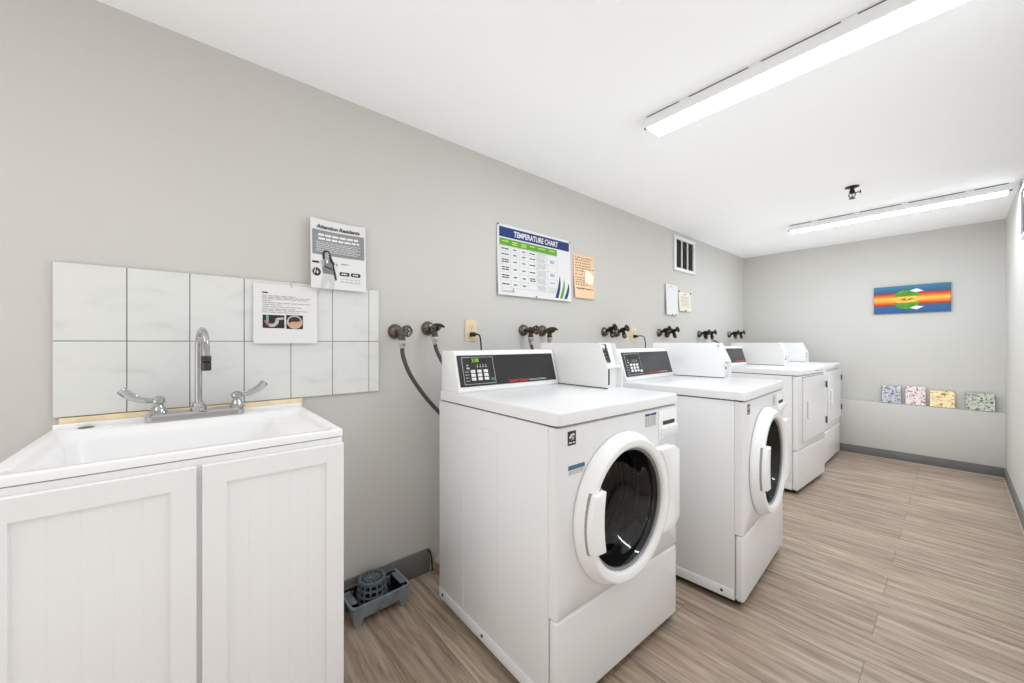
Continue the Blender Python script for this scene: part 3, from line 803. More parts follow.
def cab_door(y0, y1, z0, z1, p0, p1):
    """frame-and-board door; the boards lie between p0 and p1"""
    x0, x1 = 0.5590, 0.574
    d = MB(); top = z1 - 0.047; bot = z0 + 0.055
    outer = [(y0, z0), (y1, z0), (y1, z1), (y0, z1)]; inner = [(p0, bot), (p1, bot), (p1, top), (p0, top)]
    e = 0.002
    oo = [(y0 + e, z0 + e), (y1 - e, z0 + e), (y1 - e, z1 - e), (y0 + e, z1 - e)]
    x0 += 0.0005; d.loft([[(x0 - 0.0005, a, b_) for a, b_ in outer], [(x1 - e, a, b_) for a, b_ in outer], [(x1, a, b_) for a, b_ in oo], [(x1, a, b_) for a, b_ in inner], [(x0 + 0.007, a, b_) for a, b_ in inner]], 'cab', cap0=True)
    n = 5; wdt = (p1 - p0) / n; g = 0.002
    prof = []
    for k in range(n):
        a, b_ = p0 + k * wdt, p0 + (k + 1) * wdt
        prof += [(x0 + 0.0072 if k else x0 + 0.008, a), (x0 + 0.008, a + g), (x0 + 0.008, b_ - g)]
    prof += [(x0 + 0.008, p1)]
    d.loft([[(x, y, bot - 0.001) for x, y in prof], [(x, y, top + 0.001) for x, y in prof]], 'cab', closed=False)
    return d.build('door', t, angle=20)


cab_door(-0.322, -0.0075, 0.105, 0.853, -0.276, -0.052)
cab_door(0.0025, 0.3165, 0.105, 0.853, 0.049, 0.271)

t = thing('utility_sink', 'white drop-in utility sink on top of the white cabinet', 'sink', (0, 0.022, 0))
s = MB()
r_ = 0.012
X0, X1, Y0, Y1 = 0.022, 0.560, -0.322, 0.320
T_ = 0.890
lo = [rrect(X0 + 0.006, X1 - 0.006, Y0 + 0.006, Y1 - 0.006, r_, 0.8685), rrect(X0, X1, Y0, Y1, r_, 0.871), rrect(X0, X1, Y0, Y1, r_, T_ - 0.005),
      rrect(X0 + 0.002, X1 - 0.002, Y0 + 0.002, Y1 - 0.002, r_, T_ - 0.001), rrect(X0 + 0.006, X1 - 0.006, Y0 + 0.006, Y1 - 0.006, r_, T_),
      rrect(0.108, X1 - 0.026, Y0 + 0.028, Y1 - 0.022, 0.035, T_), rrect(0.112, X1 - 0.030, Y0 + 0.032, Y1 - 0.026, 0.033, T_ - 0.003),
      rrect(0.118, X1 - 0.034, Y0 + 0.036, Y1 - 0.030, 0.030, T_ - 0.014),
      rrect(0.122, X1 - 0.038, Y0 + 0.040, Y1 - 0.115, 0.050, T_ - 0.018), rrect(0.128, X1 - 0.044, Y0 + 0.046, Y1 - 0.121, 0.052, T_ - 0.030),
      rrect(0.150, X1 - 0.060, Y0 + 0.075, Y1 - 0.140, 0.06, T_ - 0.20), rrect(0.175, X1 - 0.085, Y0 + 0.10, Y1 - 0.165, 0.06, T_ - 0.235),
      rrect(0.29, 0.37, -0.10, -0.02, 0.039, T_ - 0.245)]
s.loft(lo, 'sink', cap0=False, cap1=True)
s.box(X0, X0 + 0.012, Y0 + 0.004, Y1 - 0.004, T_ - 0.004, 0.903, 'sink', bev=0.003)
s.build('basin', t, angle=50)
MB().lathe([(0.040, 0), (0.040, 0.003), (0.030, 0.004), (0.026, 0.001)], (0.33, -0.06, T_ - 0.245), (0, 0, 1), 'chrome', n=24).build('drain', t)
MB().lathe([(0.017, 0), (0.017, 0.002), (0.012, 0.003)], (0.052, -0.250, T_), (0, 0, 1), 'chrome_dark', n=20).build('hole_cap', t)

# faucet
FX, FZ = 0.066, T_ + 0.0005
t = thing('faucet', 'chrome gooseneck faucet with two wing levers on the back of the sink', 'faucet', (FX, 0.026, FZ))
p = MB()
lo = []
for z, e in ((0, 0), (0.016, 0), (0.024, 0.006), (0.026, 0.012)):
    lo.append(rrect(-0.028 + e, 0.028 - e, -0.130 + e, 0.126 - e, 0.022 - e * 0.5, z))
p.loft(lo, 'chrome', True, True); p.build('base_plate', t)
g = MB()
g.lathe([(0.022, 0.024), (0.022, 0.032), (0.018, 0.036), (0.018, 0.046), (0.013, 0.052)], (0, 0, 0), (0, 0, 1), 'chrome')
dirx, diry = 0.985, 0.17; R_ = 0.050
pts = [(0, 0, 0.04), (0, 0, 0.14), (0, 0, 0.222)]
for k in range(1, 13):
    a = PI - PI * k / 12
    pts.append((dirx * (R_ + R_ * math.cos(a)), diry * (R_ + R_ * math.cos(a)), 0.230 + R_ * math.sin(a) * 1.2))
pts.append((dirx * 2 * R_, diry * 2 * R_, 0.195))
g.tube(pts, 0.0098, 'chrome', n=16); g.build('spout', t)
ex, ey = dirx * 2 * R_, diry * 2 * R_
MB().lathe([(0.0115, 0), (0.0135, 0.004), (0.0135, 0.018), (0.0115, 0.02), (0.0135, 0.022), (0.0135, 0.046), (0.011, 0.048)], (ex, ey, 0.208), (0, 0, -1), 'chrome_dark', n=20).build('aerator', t)
for sg, yy in ((-1, -0.098), (1, 0.104)):
    hb = MB().lathe([(0.023, 0.022), (0.022, 0.030), (0.017, 0.042), (0.012, 0.050), (0.012, 0.054), (0.017, 0.060), (0.017, 0.070), (0.010, 0.078), (0.003, 0.080)], (0, yy, 0), (0, 0, 1), 'chrome', n=24)
    hb = hb.build('valve_hub', t)
    pts = smooth([(0.0, yy + sg * 0.008, 0.065), (0.004, yy + sg * 0.035, 0.070), (0.008, yy + sg * 0.062, 0.084), (0.012, yy + sg * 0.083, 0.106)], 6)
    n_ = len(pts); rad = [0.0085 + 0.0085 * (i / (n_ - 1)) ** 0.8 for i in range(n_)]; rad[-1] *= 0.75
    MB().tube(pts, rad, 'chrome', n=14, flat=0.6).build('lever', t)

# ------------------------------------------------------------------ things on the floor beside the sink
t = thing('plastic_tray', 'slate grey plastic tray with corner feet on the floor beside the sink cabinet', 'tray', (0.090, 0.612, 0), 0.03)
lo = []
def ring(hx, hy, z, r=0.014): return rrect(-hx, hx, -hy, hy, r, z, 4)
m = MB()
m.loft([ring(0.058, 0.096, 0.022), ring(0.062, 0.103, 0.024), ring(0.074, 0.122, 0.078), ring(0.078, 0.127, 0.080), ring(0.078, 0.127, 0.086), ring(0.071, 0.118, 0.086)], 'tray', cap0=True)
m.loft([ring(0.071, 0.118, 0.086), ring(0.069, 0.115, 0.082), ring(0.058, 0.100, 0.030), ring(0.055, 0.096, 0.029)], 'tray_in', cap1=True)
m.build('tub', t)
for sx in (-1, 1):
    for sy in (-1, 1):
        f = MB()
        a = [(sx * 0.066, sy * 0.110), (sx * 0.066, sy * 0.086), (sx * 0.046, sy * 0.110)]
        top = [(sx * 0.0715, sy * 0.119, 0.07), (sx * 0.0715, sy * 0.060, 0.07), (sx * 0.030, sy * 0.119, 0.07)]
        f.loft([[(p_[0], p_[1], 0.0) for p_ in a], top], 'tray', True, True); f.build('foot', t)
for sy in (-1, 1):
    g = MB()
    for k in range(11): g.box(-0.048 + k * 0.0088, -0.044 + k * 0.0088, min(sy * 0.092, sy * 0.116), max(sy * 0.092, sy * 0.116), 0.0835, 0.0875, 'tray')
    g.box(-0.052, 0.048, min(sy * 0.090, sy * 0.093), max(sy * 0.090, sy * 0.093), 0.03, 0.0865, 'tray_in')
    g.build('ribbed_grip', t)

t = thing('strainer_basket', 'upturned grey green plastic strainer basket standing in the slate tray', 'basket', (0.088, 0.598, 0.0295))
BH, RB, RT = 0.105, 0.064, 0.050
w = MB()
nz, na = 4, 14
for k in range(nz + 1):
    z = k * BH * 0.9 / nz; r = RB + (RT - RB) * z / BH
    w.tube([(r * math.cos(2 * PI * i / 36), r * math.sin(2 * PI * i / 36), z + 0.003) for i in range(36)], 0.0045 if k else 0.006, 'basket', n=6, closed=True)
for i in range(na):
    a = 2 * PI * i / na
    w.tube([(RB * math.cos(a), RB * math.sin(a), 0.002), (RT * math.cos(a), RT * math.sin(a), BH)], 0.0048, 'basket', n=6)
w.build('lattice_wall', t)
w = MB()
w.tube([(RT * math.cos(2 * PI * i / 36), RT * math.sin(2 * PI * i / 36), BH) for i in range(36)], 0.0065, 'basket', n=8, closed=True)
w.tube([(RT * 0.55 * math.cos(2 * PI * i / 36), RT * 0.55 * math.sin(2 * PI * i / 36), BH) for i in range(36)], 0.003, 'basket', n=6, closed=True)
w.lathe([(0.014, -0.003), (0.014, 0.003)], (0, 0, BH), (0, 0, 1), 'basket', n=16)
for i in range(14):
    a = 2 * PI * i / 14
    w.tube([(0.012 * math.cos(a), 0.012 * math.sin(a), BH), (RT * math.cos(a), RT * math.sin(a), BH)], 0.003, 'basket', n=6)
w.build('grid_top', t)


def chunk(name, label, loc, size, m):
    b = bmesh.new(); bmesh.ops.create_icosphere(b, subdivisions=2, radius=1)
    for v in b.verts:
        k = 1 + random.uniform(-0.22, 0.22); v.co = Vector((v.co.x * size[0] * k, v.co.y * size[1] * k, max(v.co.z * size[2] * k, -size[2] * 0.8)))
    o = MB().merge(b, m).build(name, angle=25); o.location = (loc[0], loc[1], loc[2] + size[2] * 0.8)
    return tag(o, label, 'rubble')


chunk('plaster_chunk', 'pale broken plaster lump at the wall where the grey baseboard ends', (0.036, 0.972, 0.030), (0.030, 0.038, 0.028), 'rubble')
chunk('brick_chunk', 'reddish broken brick piece on the floor where the grey baseboard ends', (0.052, 0.965, 0.0), (0.030, 0.036, 0.018), 'rubble_red')


# ------------------------------------------------------------------ wall taps, hoses, outlets
def wall_tap(label, y, z, handle, metal, ln=1.0, tilt=0.0, side=0.0):
    t = thing('wall_tap', label, 'tap', (0, y, z), side, group='laundry taps along the left wall')
    MB().lathe([(0.036, 0.0), (0.036, 0.004), (0.033, 0.014), (0.024, 0.026), (0.014, 0.031)], (0, 0, 0), (1, 0, 0), 'nickel', n=28).build('escutcheon', t)
    b_ = MB()
    b_.lathe([(0.011, 0.028), (0.011, 0.056 * ln), (0.016, 0.060 * ln), (0.019, 0.078 * ln), (0.019, 0.096 * ln), (0.015, 0.104 * ln), (0.015, 0.116 * ln), (0.010, 0.120 * ln), (0.007, 0.122 * ln), (0.007, 0.142 * ln)], (0, 0, 0), (1, 0, 0), metal, n=20)
    b_.lathe([(0.014, 0.0), (0.0135, 0.034), (0.016, 0.036), (0.016, 0.046), (0.012, 0.048)], (0.086 * ln, 0, 0.004), (0, 0, -1), metal, n=16)
    b_.build('valve_body', t).rotation_euler.y = -tilt
    MB().lathe([(0.0165, 0.046), (0.0175, 0.049), (0.0175, 0.060), (0.0145, 0.063), (0.0125, 0.070)], (0.086 * ln, 0, 0.004), (0, 0, -1), 'hose_nut' if metal != 'bronze' else 'brass', n=6).build('coupling_nut', t).rotation_euler.y = -tilt
    h = MB(); hx = 0.142 * ln
    if handle == 'wheel':
        R_ = 0.022
        ring_ = []
        for i in range(40):
            a = 2 * PI * i / 40; rr = R_ * (1 + 0.07 * math.cos(5 * a))
            ring_.append((hx, rr * math.cos(a), rr * math.sin(a)))
        h.tube(ring_, 0.0052, metal, n=8, closed=True)
        for i in range(5):
            a = 2 * PI * i / 5
            h.tube([(hx - 0.002, 0, 0), (hx, R_ * math.cos(a), R_ * math.sin(a))], 0.0042, metal, n=8)
        h.lathe([(0.010, 0), (0.010, 0.008), (0.006, 0.012)], (hx - 0.006, 0, 0), (1, 0, 0), metal, n=14)
        h.build('wheel_handle', t).rotation_euler.y = -tilt
    else:
        h.lathe([(0.012, 0), (0.012, 0.012)], (hx - 0.022, 0, 0), (1, 0, 0), 'black', n=14)
        pts = smooth([(hx - 0.040, -0.004, 0.012), (hx - 0.014, 0.008, 0.012), (hx - 0.004, 0.018, 0.008), (hx + 0.002, 0.026, 0.003)], 5)
        h.tube(pts, [0.0125 - 0.009 * (i / (len(pts) - 1)) ** 1.5 for i in range(len(pts))], 'black', n=12, flat=0.75)
        h.build('lever_handle', t)
    return t


TAPS = [
    ('dark metal tap with a round wheel handle, nearest to the tiled splashback', 0.739, 1.191, 'wheel', 'nickel', 0.90),
    ('dark metal tap with a black pointed lever, between splashback and beige outlet', 0.909, 1.210, 'lever', 'nickel', 0.82),
    ('brass tap with a wheel handle, above the nearest washer\'s control panel', 1.550, 1.214, 'wheel', 'brass', 0.80),
    ('brass tap with a black pointed lever, above the nearest washer\'s coin box', 1.712, 1.214, 'lever', 'brass', 0.80),
    ('dark bronze tap, left of the pair beside the second beige outlet', 2.370, 1.219, 'wheel', 'bronze', 0.72, 0.33),
    ('dark bronze tap immediately left of the second beige outlet', 2.527, 1.216, 'wheel', 'bronze', 0.72, 0.33),
    ('dark bronze tap, left of the pair below the blank white sheet', 3.178, 1.226, 'wheel', 'bronze', 0.76, 0.33),
    ('dark bronze tap, right of the pair below the blank white sheet', 3.313, 1.220, 'wheel', 'bronze', 0.80, 0.33),
    ('dark bronze tap, left of the pair above the front of the second coin box', 3.985, 1.226, 'wheel', 'bronze', 0.76, 0.2),
    ('dark bronze tap with a thin hose, at the front of the second coin box', 4.133, 1.226, 'wheel', 'bronze', 0.76, 0.2),
    ('dark bronze tap, left of the farthest pair above the first dryer', 4.775, 1.232, 'wheel', 'bronze', 0.76, 0.25),
    ('dark bronze tap, the last before the corner of the room', 4.957, 1.234, 'wheel', 'bronze', 0.76, 0.25),
]
for a in TAPS: wall_tap(*a)


def hose(label, pts, r=0.0115, nut=None):
    t = thing('supply_hose', label, 'hose', pts[0], group='washer supply hoses')
    o_ = Vector(pts[0]); P = [Vector(p_) - o_ for p_ in pts]
    MB().tube(smooth(P, 10), r, 'hose', n=12).build('tube', t)
    d = (P[1] - P[0]).normalized()
    MB().lathe([(0.0115, -0.012), (0.0115, 0.006), (0.0105, 0.009)], (0, 0, 0), d, 'hose_nut', n=16).build('ferrule', t)
    return t


hose('long grey hose curving from the tap nearest the splashback down behind the nearest washer',
     [(0.077, 0.739, 1.122), (0.080, 0.743, 1.075), (0.092, 0.770, 0.995), (0.103, 0.832, 0.898), (0.112, 0.910, 0.806), (0.12, 1.02, 0.69), (0.12, 1.12, 0.55)], r=0.0095)
hose('short grey hose running from the black lever tap down behind the control panel',
     [(0.071, 0.909, 1.140), (0.074, 0.916, 1.105), (0.088, 0.940, 1.045), (0.115, 1.00, 0.93), (0.14, 1.04, 0.75)], r=0.0095)
hose('dark hose dropping from the brass wheel tap behind the nearest control panel',
     [(0.069, 1.550, 1.136), (0.069, 1.562, 1.105), (0.075, 1.590, 1.05), (0.09, 1.62, 0.95), (0.12, 1.63, 0.8)], r=0.0095)
hose('grey hose stub dropping from the brass lever tap behind the nearest coin box',
     [(0.069, 1.712, 1.136), (0.070, 1.722, 1.105), (0.08, 1.72, 1.05), (0.10, 1.70, 0.95), (0.12, 1.66, 0.8)], r=0.0095)
hose('thin dark hose arching from the tap at the front of the second coin box',
     [(0.080, 4.133, 1.166), (0.10, 4.16, 1.15), (0.15, 4.20, 1.11), (0.17, 4.22, 1.0), (0.17, 4.22, 0.85)], r=0.008)


def outlet(label, y, z):
    t = thing('wall_outlet', label, 'outlet', (0, y, z), group='beige wall outlets')
    MB().box(0, 0.006, -0.0385, 0.0385, -0.0585, 0.0585, 'outlet', bev=0.003).build('cover_plate', t)
    for zz in (0.020, -0.020):
        r_ = MB().prism([(0.017 * math.cos(a * PI / 12), zz + 0.0145 * math.sin(a * PI / 12)) for a in range(24)], 'x', 0.004, 0.0085, 'outlet')
        for yy, hh in ((-0.0065, 0.005), (0.0065, 0.004)): r_.box(0.008, 0.0089, yy - 0.0013, yy + 0.0013, zz + 0.001 - hh / 2 + 0.002, zz + 0.003 + hh / 2, 'outlet_slot')
        r_.cyl((0.008, 0, zz - 0.007), (0.0089, 0, zz - 0.007), 0.0025, 'outlet_slot', n=10)
        r_.build('receptacle', t)
    MB().lathe([(0.003, 0.005), (0.003, 0.0068), (0.0015, 0.0075)], (0, 0, 0), (1, 0, 0), 'hose_nut', n=10).build('screw', t)


def cord(label, y, z, pts):
    t = thing('power_cord', label, 'power cord', (0, y, z), group='black power cords')
    p_ = MB().box(0.0095, 0.030, -0.013, 0.013, -0.012, 0.012, 'black', bev=0.004); p_.lathe([(0.010, 0), (0.006, 0.016)], (0.024, 0.004, 0), (0.6, 0.8, 0), 'black', n=12)
    p_.build('plug', t)
    MB().tube(smooth(pts, 8), 0.0042, 'black', n=8).build('cable', t)


outlet('beige wall outlet between the lever tap and the brass taps', 1.166, 1.204)
cord('black power cord plugged into the outlet above the nearest control panel', 1.166, 1.184, [(0.026, 0.008, 0), (0.036, 0.022, 0.0), (0.042, 0.032, -0.012), (0.045, 0.036, -0.05), (0.05, 0.04, -0.12), (0.08, 0.05, -0.3)])
outlet('beige wall outlet behind the second washer\'s control panel', 2.765, 1.205)
cord('black power cord arching from the outlet behind the second control panel', 2.765, 1.190, [(0.026, 0.008, 0), (0.045, 0.045, 0.004), (0.055, 0.075, -0.008), (0.058, 0.088, -0.05), (0.058, 0.09, -0.12), (0.08, 0.09, -0.3)])


# ------------------------------------------------------------------ laundry machines
W, D, HT, HD = 0.709, 0.708, 0.932, 0.893     # width, depth, worktop height, underside of worktop
N_ANG = 72


def slope_sheet(w_, x_top, z_top, x_bot, z_bot):
    T = Vector((x_top - x_bot, 0, z_top - z_bot)); L = T.length; T.normalize()
    S = Vector((0, 1, 0)); Nn = S.cross(T)
    return Sheet((x_bot, 0, z_bot), (S, T, Nn)), L


def front_outline(y0, y1, z0, z1, yc, zc, r):
    """loops of a front plate that has a round opening: outline samples that face the opening's samples"""
    outer, inner = [], []
    angs = [2 * PI * k / N_ANG for k in range(N_ANG)]
    for cy, cz in ((y0, z0), (y1, z0), (y1, z1), (y0, z1)):
        a = math.atan2(cz - zc, cy - yc) % (2 * PI)
        k = min(range(N_ANG), key=lambda i: abs(angs[i] - a)); angs[k] = a
    for a in angs:
        c, s_ = math.cos(a), math.sin(a); ts = []
        if c > 1e-9: ts.append((y1 - yc) / c)
        if c < -1e-9: ts.append((y0 - yc) / c)
        if s_ > 1e-9: ts.append((z1 - zc) / s_)
        if s_ < -1e-9: ts.append((z0 - zc) / s_)
        k = min(ts); outer.append((yc + k * c, zc + k * s_)); inner.append((yc + r * c, zc + r * s_))
    return outer, inner


def body_parts(t, D_, HM, screws=True):
    b_ = MB()
    xb, xf = -D_, -0.036
    for y0, y1 in ((0.0, 0.012), (W - 0.012, W)): b_.box(xb, xf, y0, y1, 0.03, HD - 0.006, 'enamel', bev=0.002)
    b_.box(xb, xb + 0.012, 0.012, W - 0.012, 0.03, HD - 0.006, 'enamel')
    b_.box(xb, xf, 0.012, W - 0.012, 0.03, 0.045, 'enamel')
    # embossed lines of the side sheet
    for y, sg in ((0.0, -1), (W, 1)):
        b_.box(xb + 0.19, xb + 0.193, min(y, y + sg * 0.0012), max(y, y + sg * 0.0012), 0.09, HD - 0.07, 'enamel')
        b_.box(xb + 0.42, xb + 0.423, min(y, y + sg * 0.0012), max(y, y + sg * 0.0012), 0.09, HD - 0.07, 'enamel')
        b_.box(xb + 0.07, xb + 0.19, min(y, y + sg * 0.0015), max(y, y + sg * 0.0015), HD - 0.072, HD - 0.068, 'enamel')
        b_.box(xb + 0.30, xb + 0.42, min(y, y + sg * 0.0015), max(y, y + sg * 0.0015), HD - 0.072, HD - 0.068, 'enamel')
        b_.box(xb + 0.002, xf - 0.002, min(y, y + sg * 0.003), max(y, y + sg * 0.003), 0.032, 0.075, 'enamel', bev=0.001)
    b_.build('body', t)
    MB().box(xb + 0.02, -0.020, 0.016, W - 0.016, 0.012, 0.032, 'black').build('underside_shade', t)  # dark underside, a black block added to deepen the shade below the machine
    if screws:
        for xx in (xb + 0.035, xb + 0.33, xf - 0.05):
            MB().lathe([(0.006, 0), (0.005, 0.003)], (xx, -0.003, 0.055), (0, -1, 0), 'gap', n=10).build('screw', t)
    for xx in (xb + 0.05, xf - 0.05):
        for yy in (0.06, W - 0.06):
            MB().lathe([(0.022, 0), (0.022, 0.012), (0.010, 0.014), (0.010, 0.032)], (xx, yy, 0), (0, 0, 1), 'black', n=16).build('foot', t)
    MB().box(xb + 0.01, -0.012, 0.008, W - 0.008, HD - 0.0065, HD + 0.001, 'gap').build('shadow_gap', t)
    wt = MB(); e = 0.006; rr = 0.022
    wt.loft([rrect(-D_, 0.006, -0.003, W + 0.003, rr, HD), rrect(-D_, 0.006, -0.003, W + 0.003, rr, HT - e),
             rrect(-D_ + 0.0018, 0.006 - 0.0018, -0.0012, W + 0.0012, rr - 0.001, HT - 0.0018), rrect(-D_ + e, 0.006 - e, 0.003, W - 0.003, rr - e * 0.5, HT)], 'enamel', True, True)
    wt.build('worktop', t, angle=50)


def lower_panel(t, HM, zb=0.03):
    q = MB(); q.box(-0.0355, 0.0, 0.001, W - 0.001, zb, HM - 0.003, 'enamel', bev=0.012, seg=4); q.build('lower_panel', t, angle=50)


def console(t, D_, lit, text, keys=True, text2='Commercial Washer'):
    """sloped control housing along the back of the worktop"""
    cw = 0.584; xb = -D_ + 0.012
    x1t, x1b, zt = xb + 0.100, xb + 0.145, 1.104
    c = MB()
    c.prism([(xb, HT), (x1b, HT), (x1b, HT + 0.012), (x1t + 0.003, zt - 0.010), (x1t - 0.006, zt), (xb + 0.006, zt), (xb, zt - 0.006)], 'y', 0.004, cw, 'enamel2', bev=0.003)
    c.build('console', t, angle=45)
    sh, L = slope_sheet(cw, x1t + 0.003, zt - 0.010, x1b, HT + 0.012)
    p_ = MB(); sh.slab(p_, 0.014, cw - 0.014, 0.012, L - 0.010, 0.003, 'panel'); p = p_.build('control_panel', t)
    if keys:
        k_ = MB(); a0, a1, b0, b1 = 0.034, 0.196, 0.020, L - 0.018; wln = 0.0022
        for r_ in ((a0, a1, b0, b0 + wln), (a0, a1, b1 - wln, b1), (a0, a0 + wln, b0, b1), (a1 - wln, a1, b0, b1)): sh.rect(k_, *r_, 0.0036, 'panel_line')
        for q in range(4): sh.words(k_, 0.044, 0.062, 0.034 + q * 0.013, 0.003, 0.0036, 'panel_line', 0.01, 0.003)
        for q in range(4): sh.rect(k_, 0.106 + q * 0.015, 0.112 + q * 0.015, 0.092, 0.098, 0.0036, 'panel_line'); sh.rect(k_, 0.108 + q * 0.015, 0.1105 + q * 0.015, 0.100, 0.106, 0.0036, 'panel_line')
        sh.rect(k_, 0.054, 0.068, 0.086, 0.093, 0.0036, 'panel_line'); sh.rect(k_, 0.056, 0.063, 0.099, 0.105, 0.0036, 'panel_line')
        k_.build('panel_print', p)
        d_ = MB(); sh.slab(d_, 0.078, 0.150, 0.112, 0.134, 0.0042, 'display'); d_.build('display', p)
        if lit:
            d2 = MB(); sh.text(d2, '3:50', 0.082, 0.115, 0.022, 0.0048, 'digits', width=0.036, bold=0.0004); d2.build('digits', p)
        for i in range(3):
            for j in range(3):
                b_ = MB(); sh.slab(b_, 0.072 + i * 0.033, 0.093 + i * 0.033, 0.036 + j * 0.0165, 0.0485 + j * 0.0165, 0.0055, 'button'); b_.build('button', p)
        b_ = MB(); sh.slab(b_, 0.170, 0.190, 0.032, 0.044, 0.0055, 'green_key' if lit else 'button'); b_.build('start_button', p)
    if text:
        l_ = MB()
        x0 = 0.270 if keys else 0.34
        sh.text(l_, text, x0, 0.0185, 0.018, 0.0036, 'red_print', width=0.115, bold=0.0003)
        if text2: sh.text(l_, text2, x0 + 0.121, 0.0185, 0.0135, 0.0036, 'white_print', width=0.110)
        l_.build('lettering', p)
    elif not keys:
        l_ = MB(); sh.words(l_, 0.36, 0.54, 0.02, 0.009, 0.0036, 'red_print', 0.05); l_.build('lettering', p)


def coin_box(t, D_, opened):
    """tall narrow coin meter beside the console"""
    y0, y1 = 0.597, 0.708; xb = -D_ + 0.012; zt = 1.138
    prof = [(xb, HT), (-0.262, HT), (-0.262, 1.030), (-0.305, zt - 0.003), (-0.310, zt), (xb, zt)]
    root = MB()
    th = 0.004
    root.prism(prof, 'y', y0, y0 + th, 'enamel2'); root.prism([(a + (0.004 if a > -0.3 else 0), z) for a, z in prof], 'y', y1 - th, y1, 'enamel2')
    back = -0.326 if opened else -0.318
    inner = [(xb, HT), (back + 0.038, HT), (back + 0.038, 1.030), (back, zt), (xb, zt)]
    root.prism(inner, 'y', y0 + th, y1 - th, 'enamel2')
    cb = root.build('coin_box', t)
    MB().box(-0.36, -0.263, y0 + th, y1 - th, 1.024, 1.034, 'enamel2', bev=0.001).build('shelf', cb)
    MB().box(xb, -0.2615, y0 - 0.0015, y0 + 0.003, HT - 0.001, HT + 0.004, 'gap').build('base_shadow', cb)  # dark strip painted in as the shadow line along the foot
    s_ = MB()
    if opened:
        R = Matrix.Translation((-0.326, 0, 1.138)) @ Matrix.Rotation(math.atan2(0.038, 0.108), 4, 'Y').inverted()
        s_.box(-0.002, 0.006, y0 + 0.010, y0 + 0.062, -0.098, -0.006, 'slot_grey', bev=0.001, xf=R)
        s_.box(0.005, 0.009, y0 + 0.018, y0 + 0.044, -0.028, -0.012, 'white_print', xf=R)
        s_.box(0.005, 0.008, y0 + 0.046, y0 + 0.060, -0.095, -0.010, 'gap', xf=R)
        for k in range(3): s_.box(0.005, 0.012, y0 + 0.022, y0 + 0.036, -0.052 - k * 0.018, -0.040 - k * 0.018, 'gap', xf=R)
        s_.build('coin_slide', cb)
        MB().box(-0.289, -0.283, y0 + 0.016, y0 + 0.046, 0.945, 1.018, 'gasket_dark', bev=0.001).build('coin_slot', cb)
    else:
        s_.box(-0.300, -0.272, y0 + 0.010, y1 - 0.010, HT + 0.012, 1.016, 'enamel2', bev=0.003); s_.build('coin_drawer', cb)
        MB().lathe([(0.009, 0), (0.009, 0.004), (0.004, 0.005)], (-0.272, (y0 + y1) / 2, 0.99), (1, 0, 0), 'slot_grey', n=14).build('lock', cb)
        MB().box(-0.316, -0.309, y0 + 0.03, y0 + 0.06, 1.10, 1.125, 'slot_grey', bev=0.001).build('coin_slide', cb)


YC, ZC = 0.320, 0.579


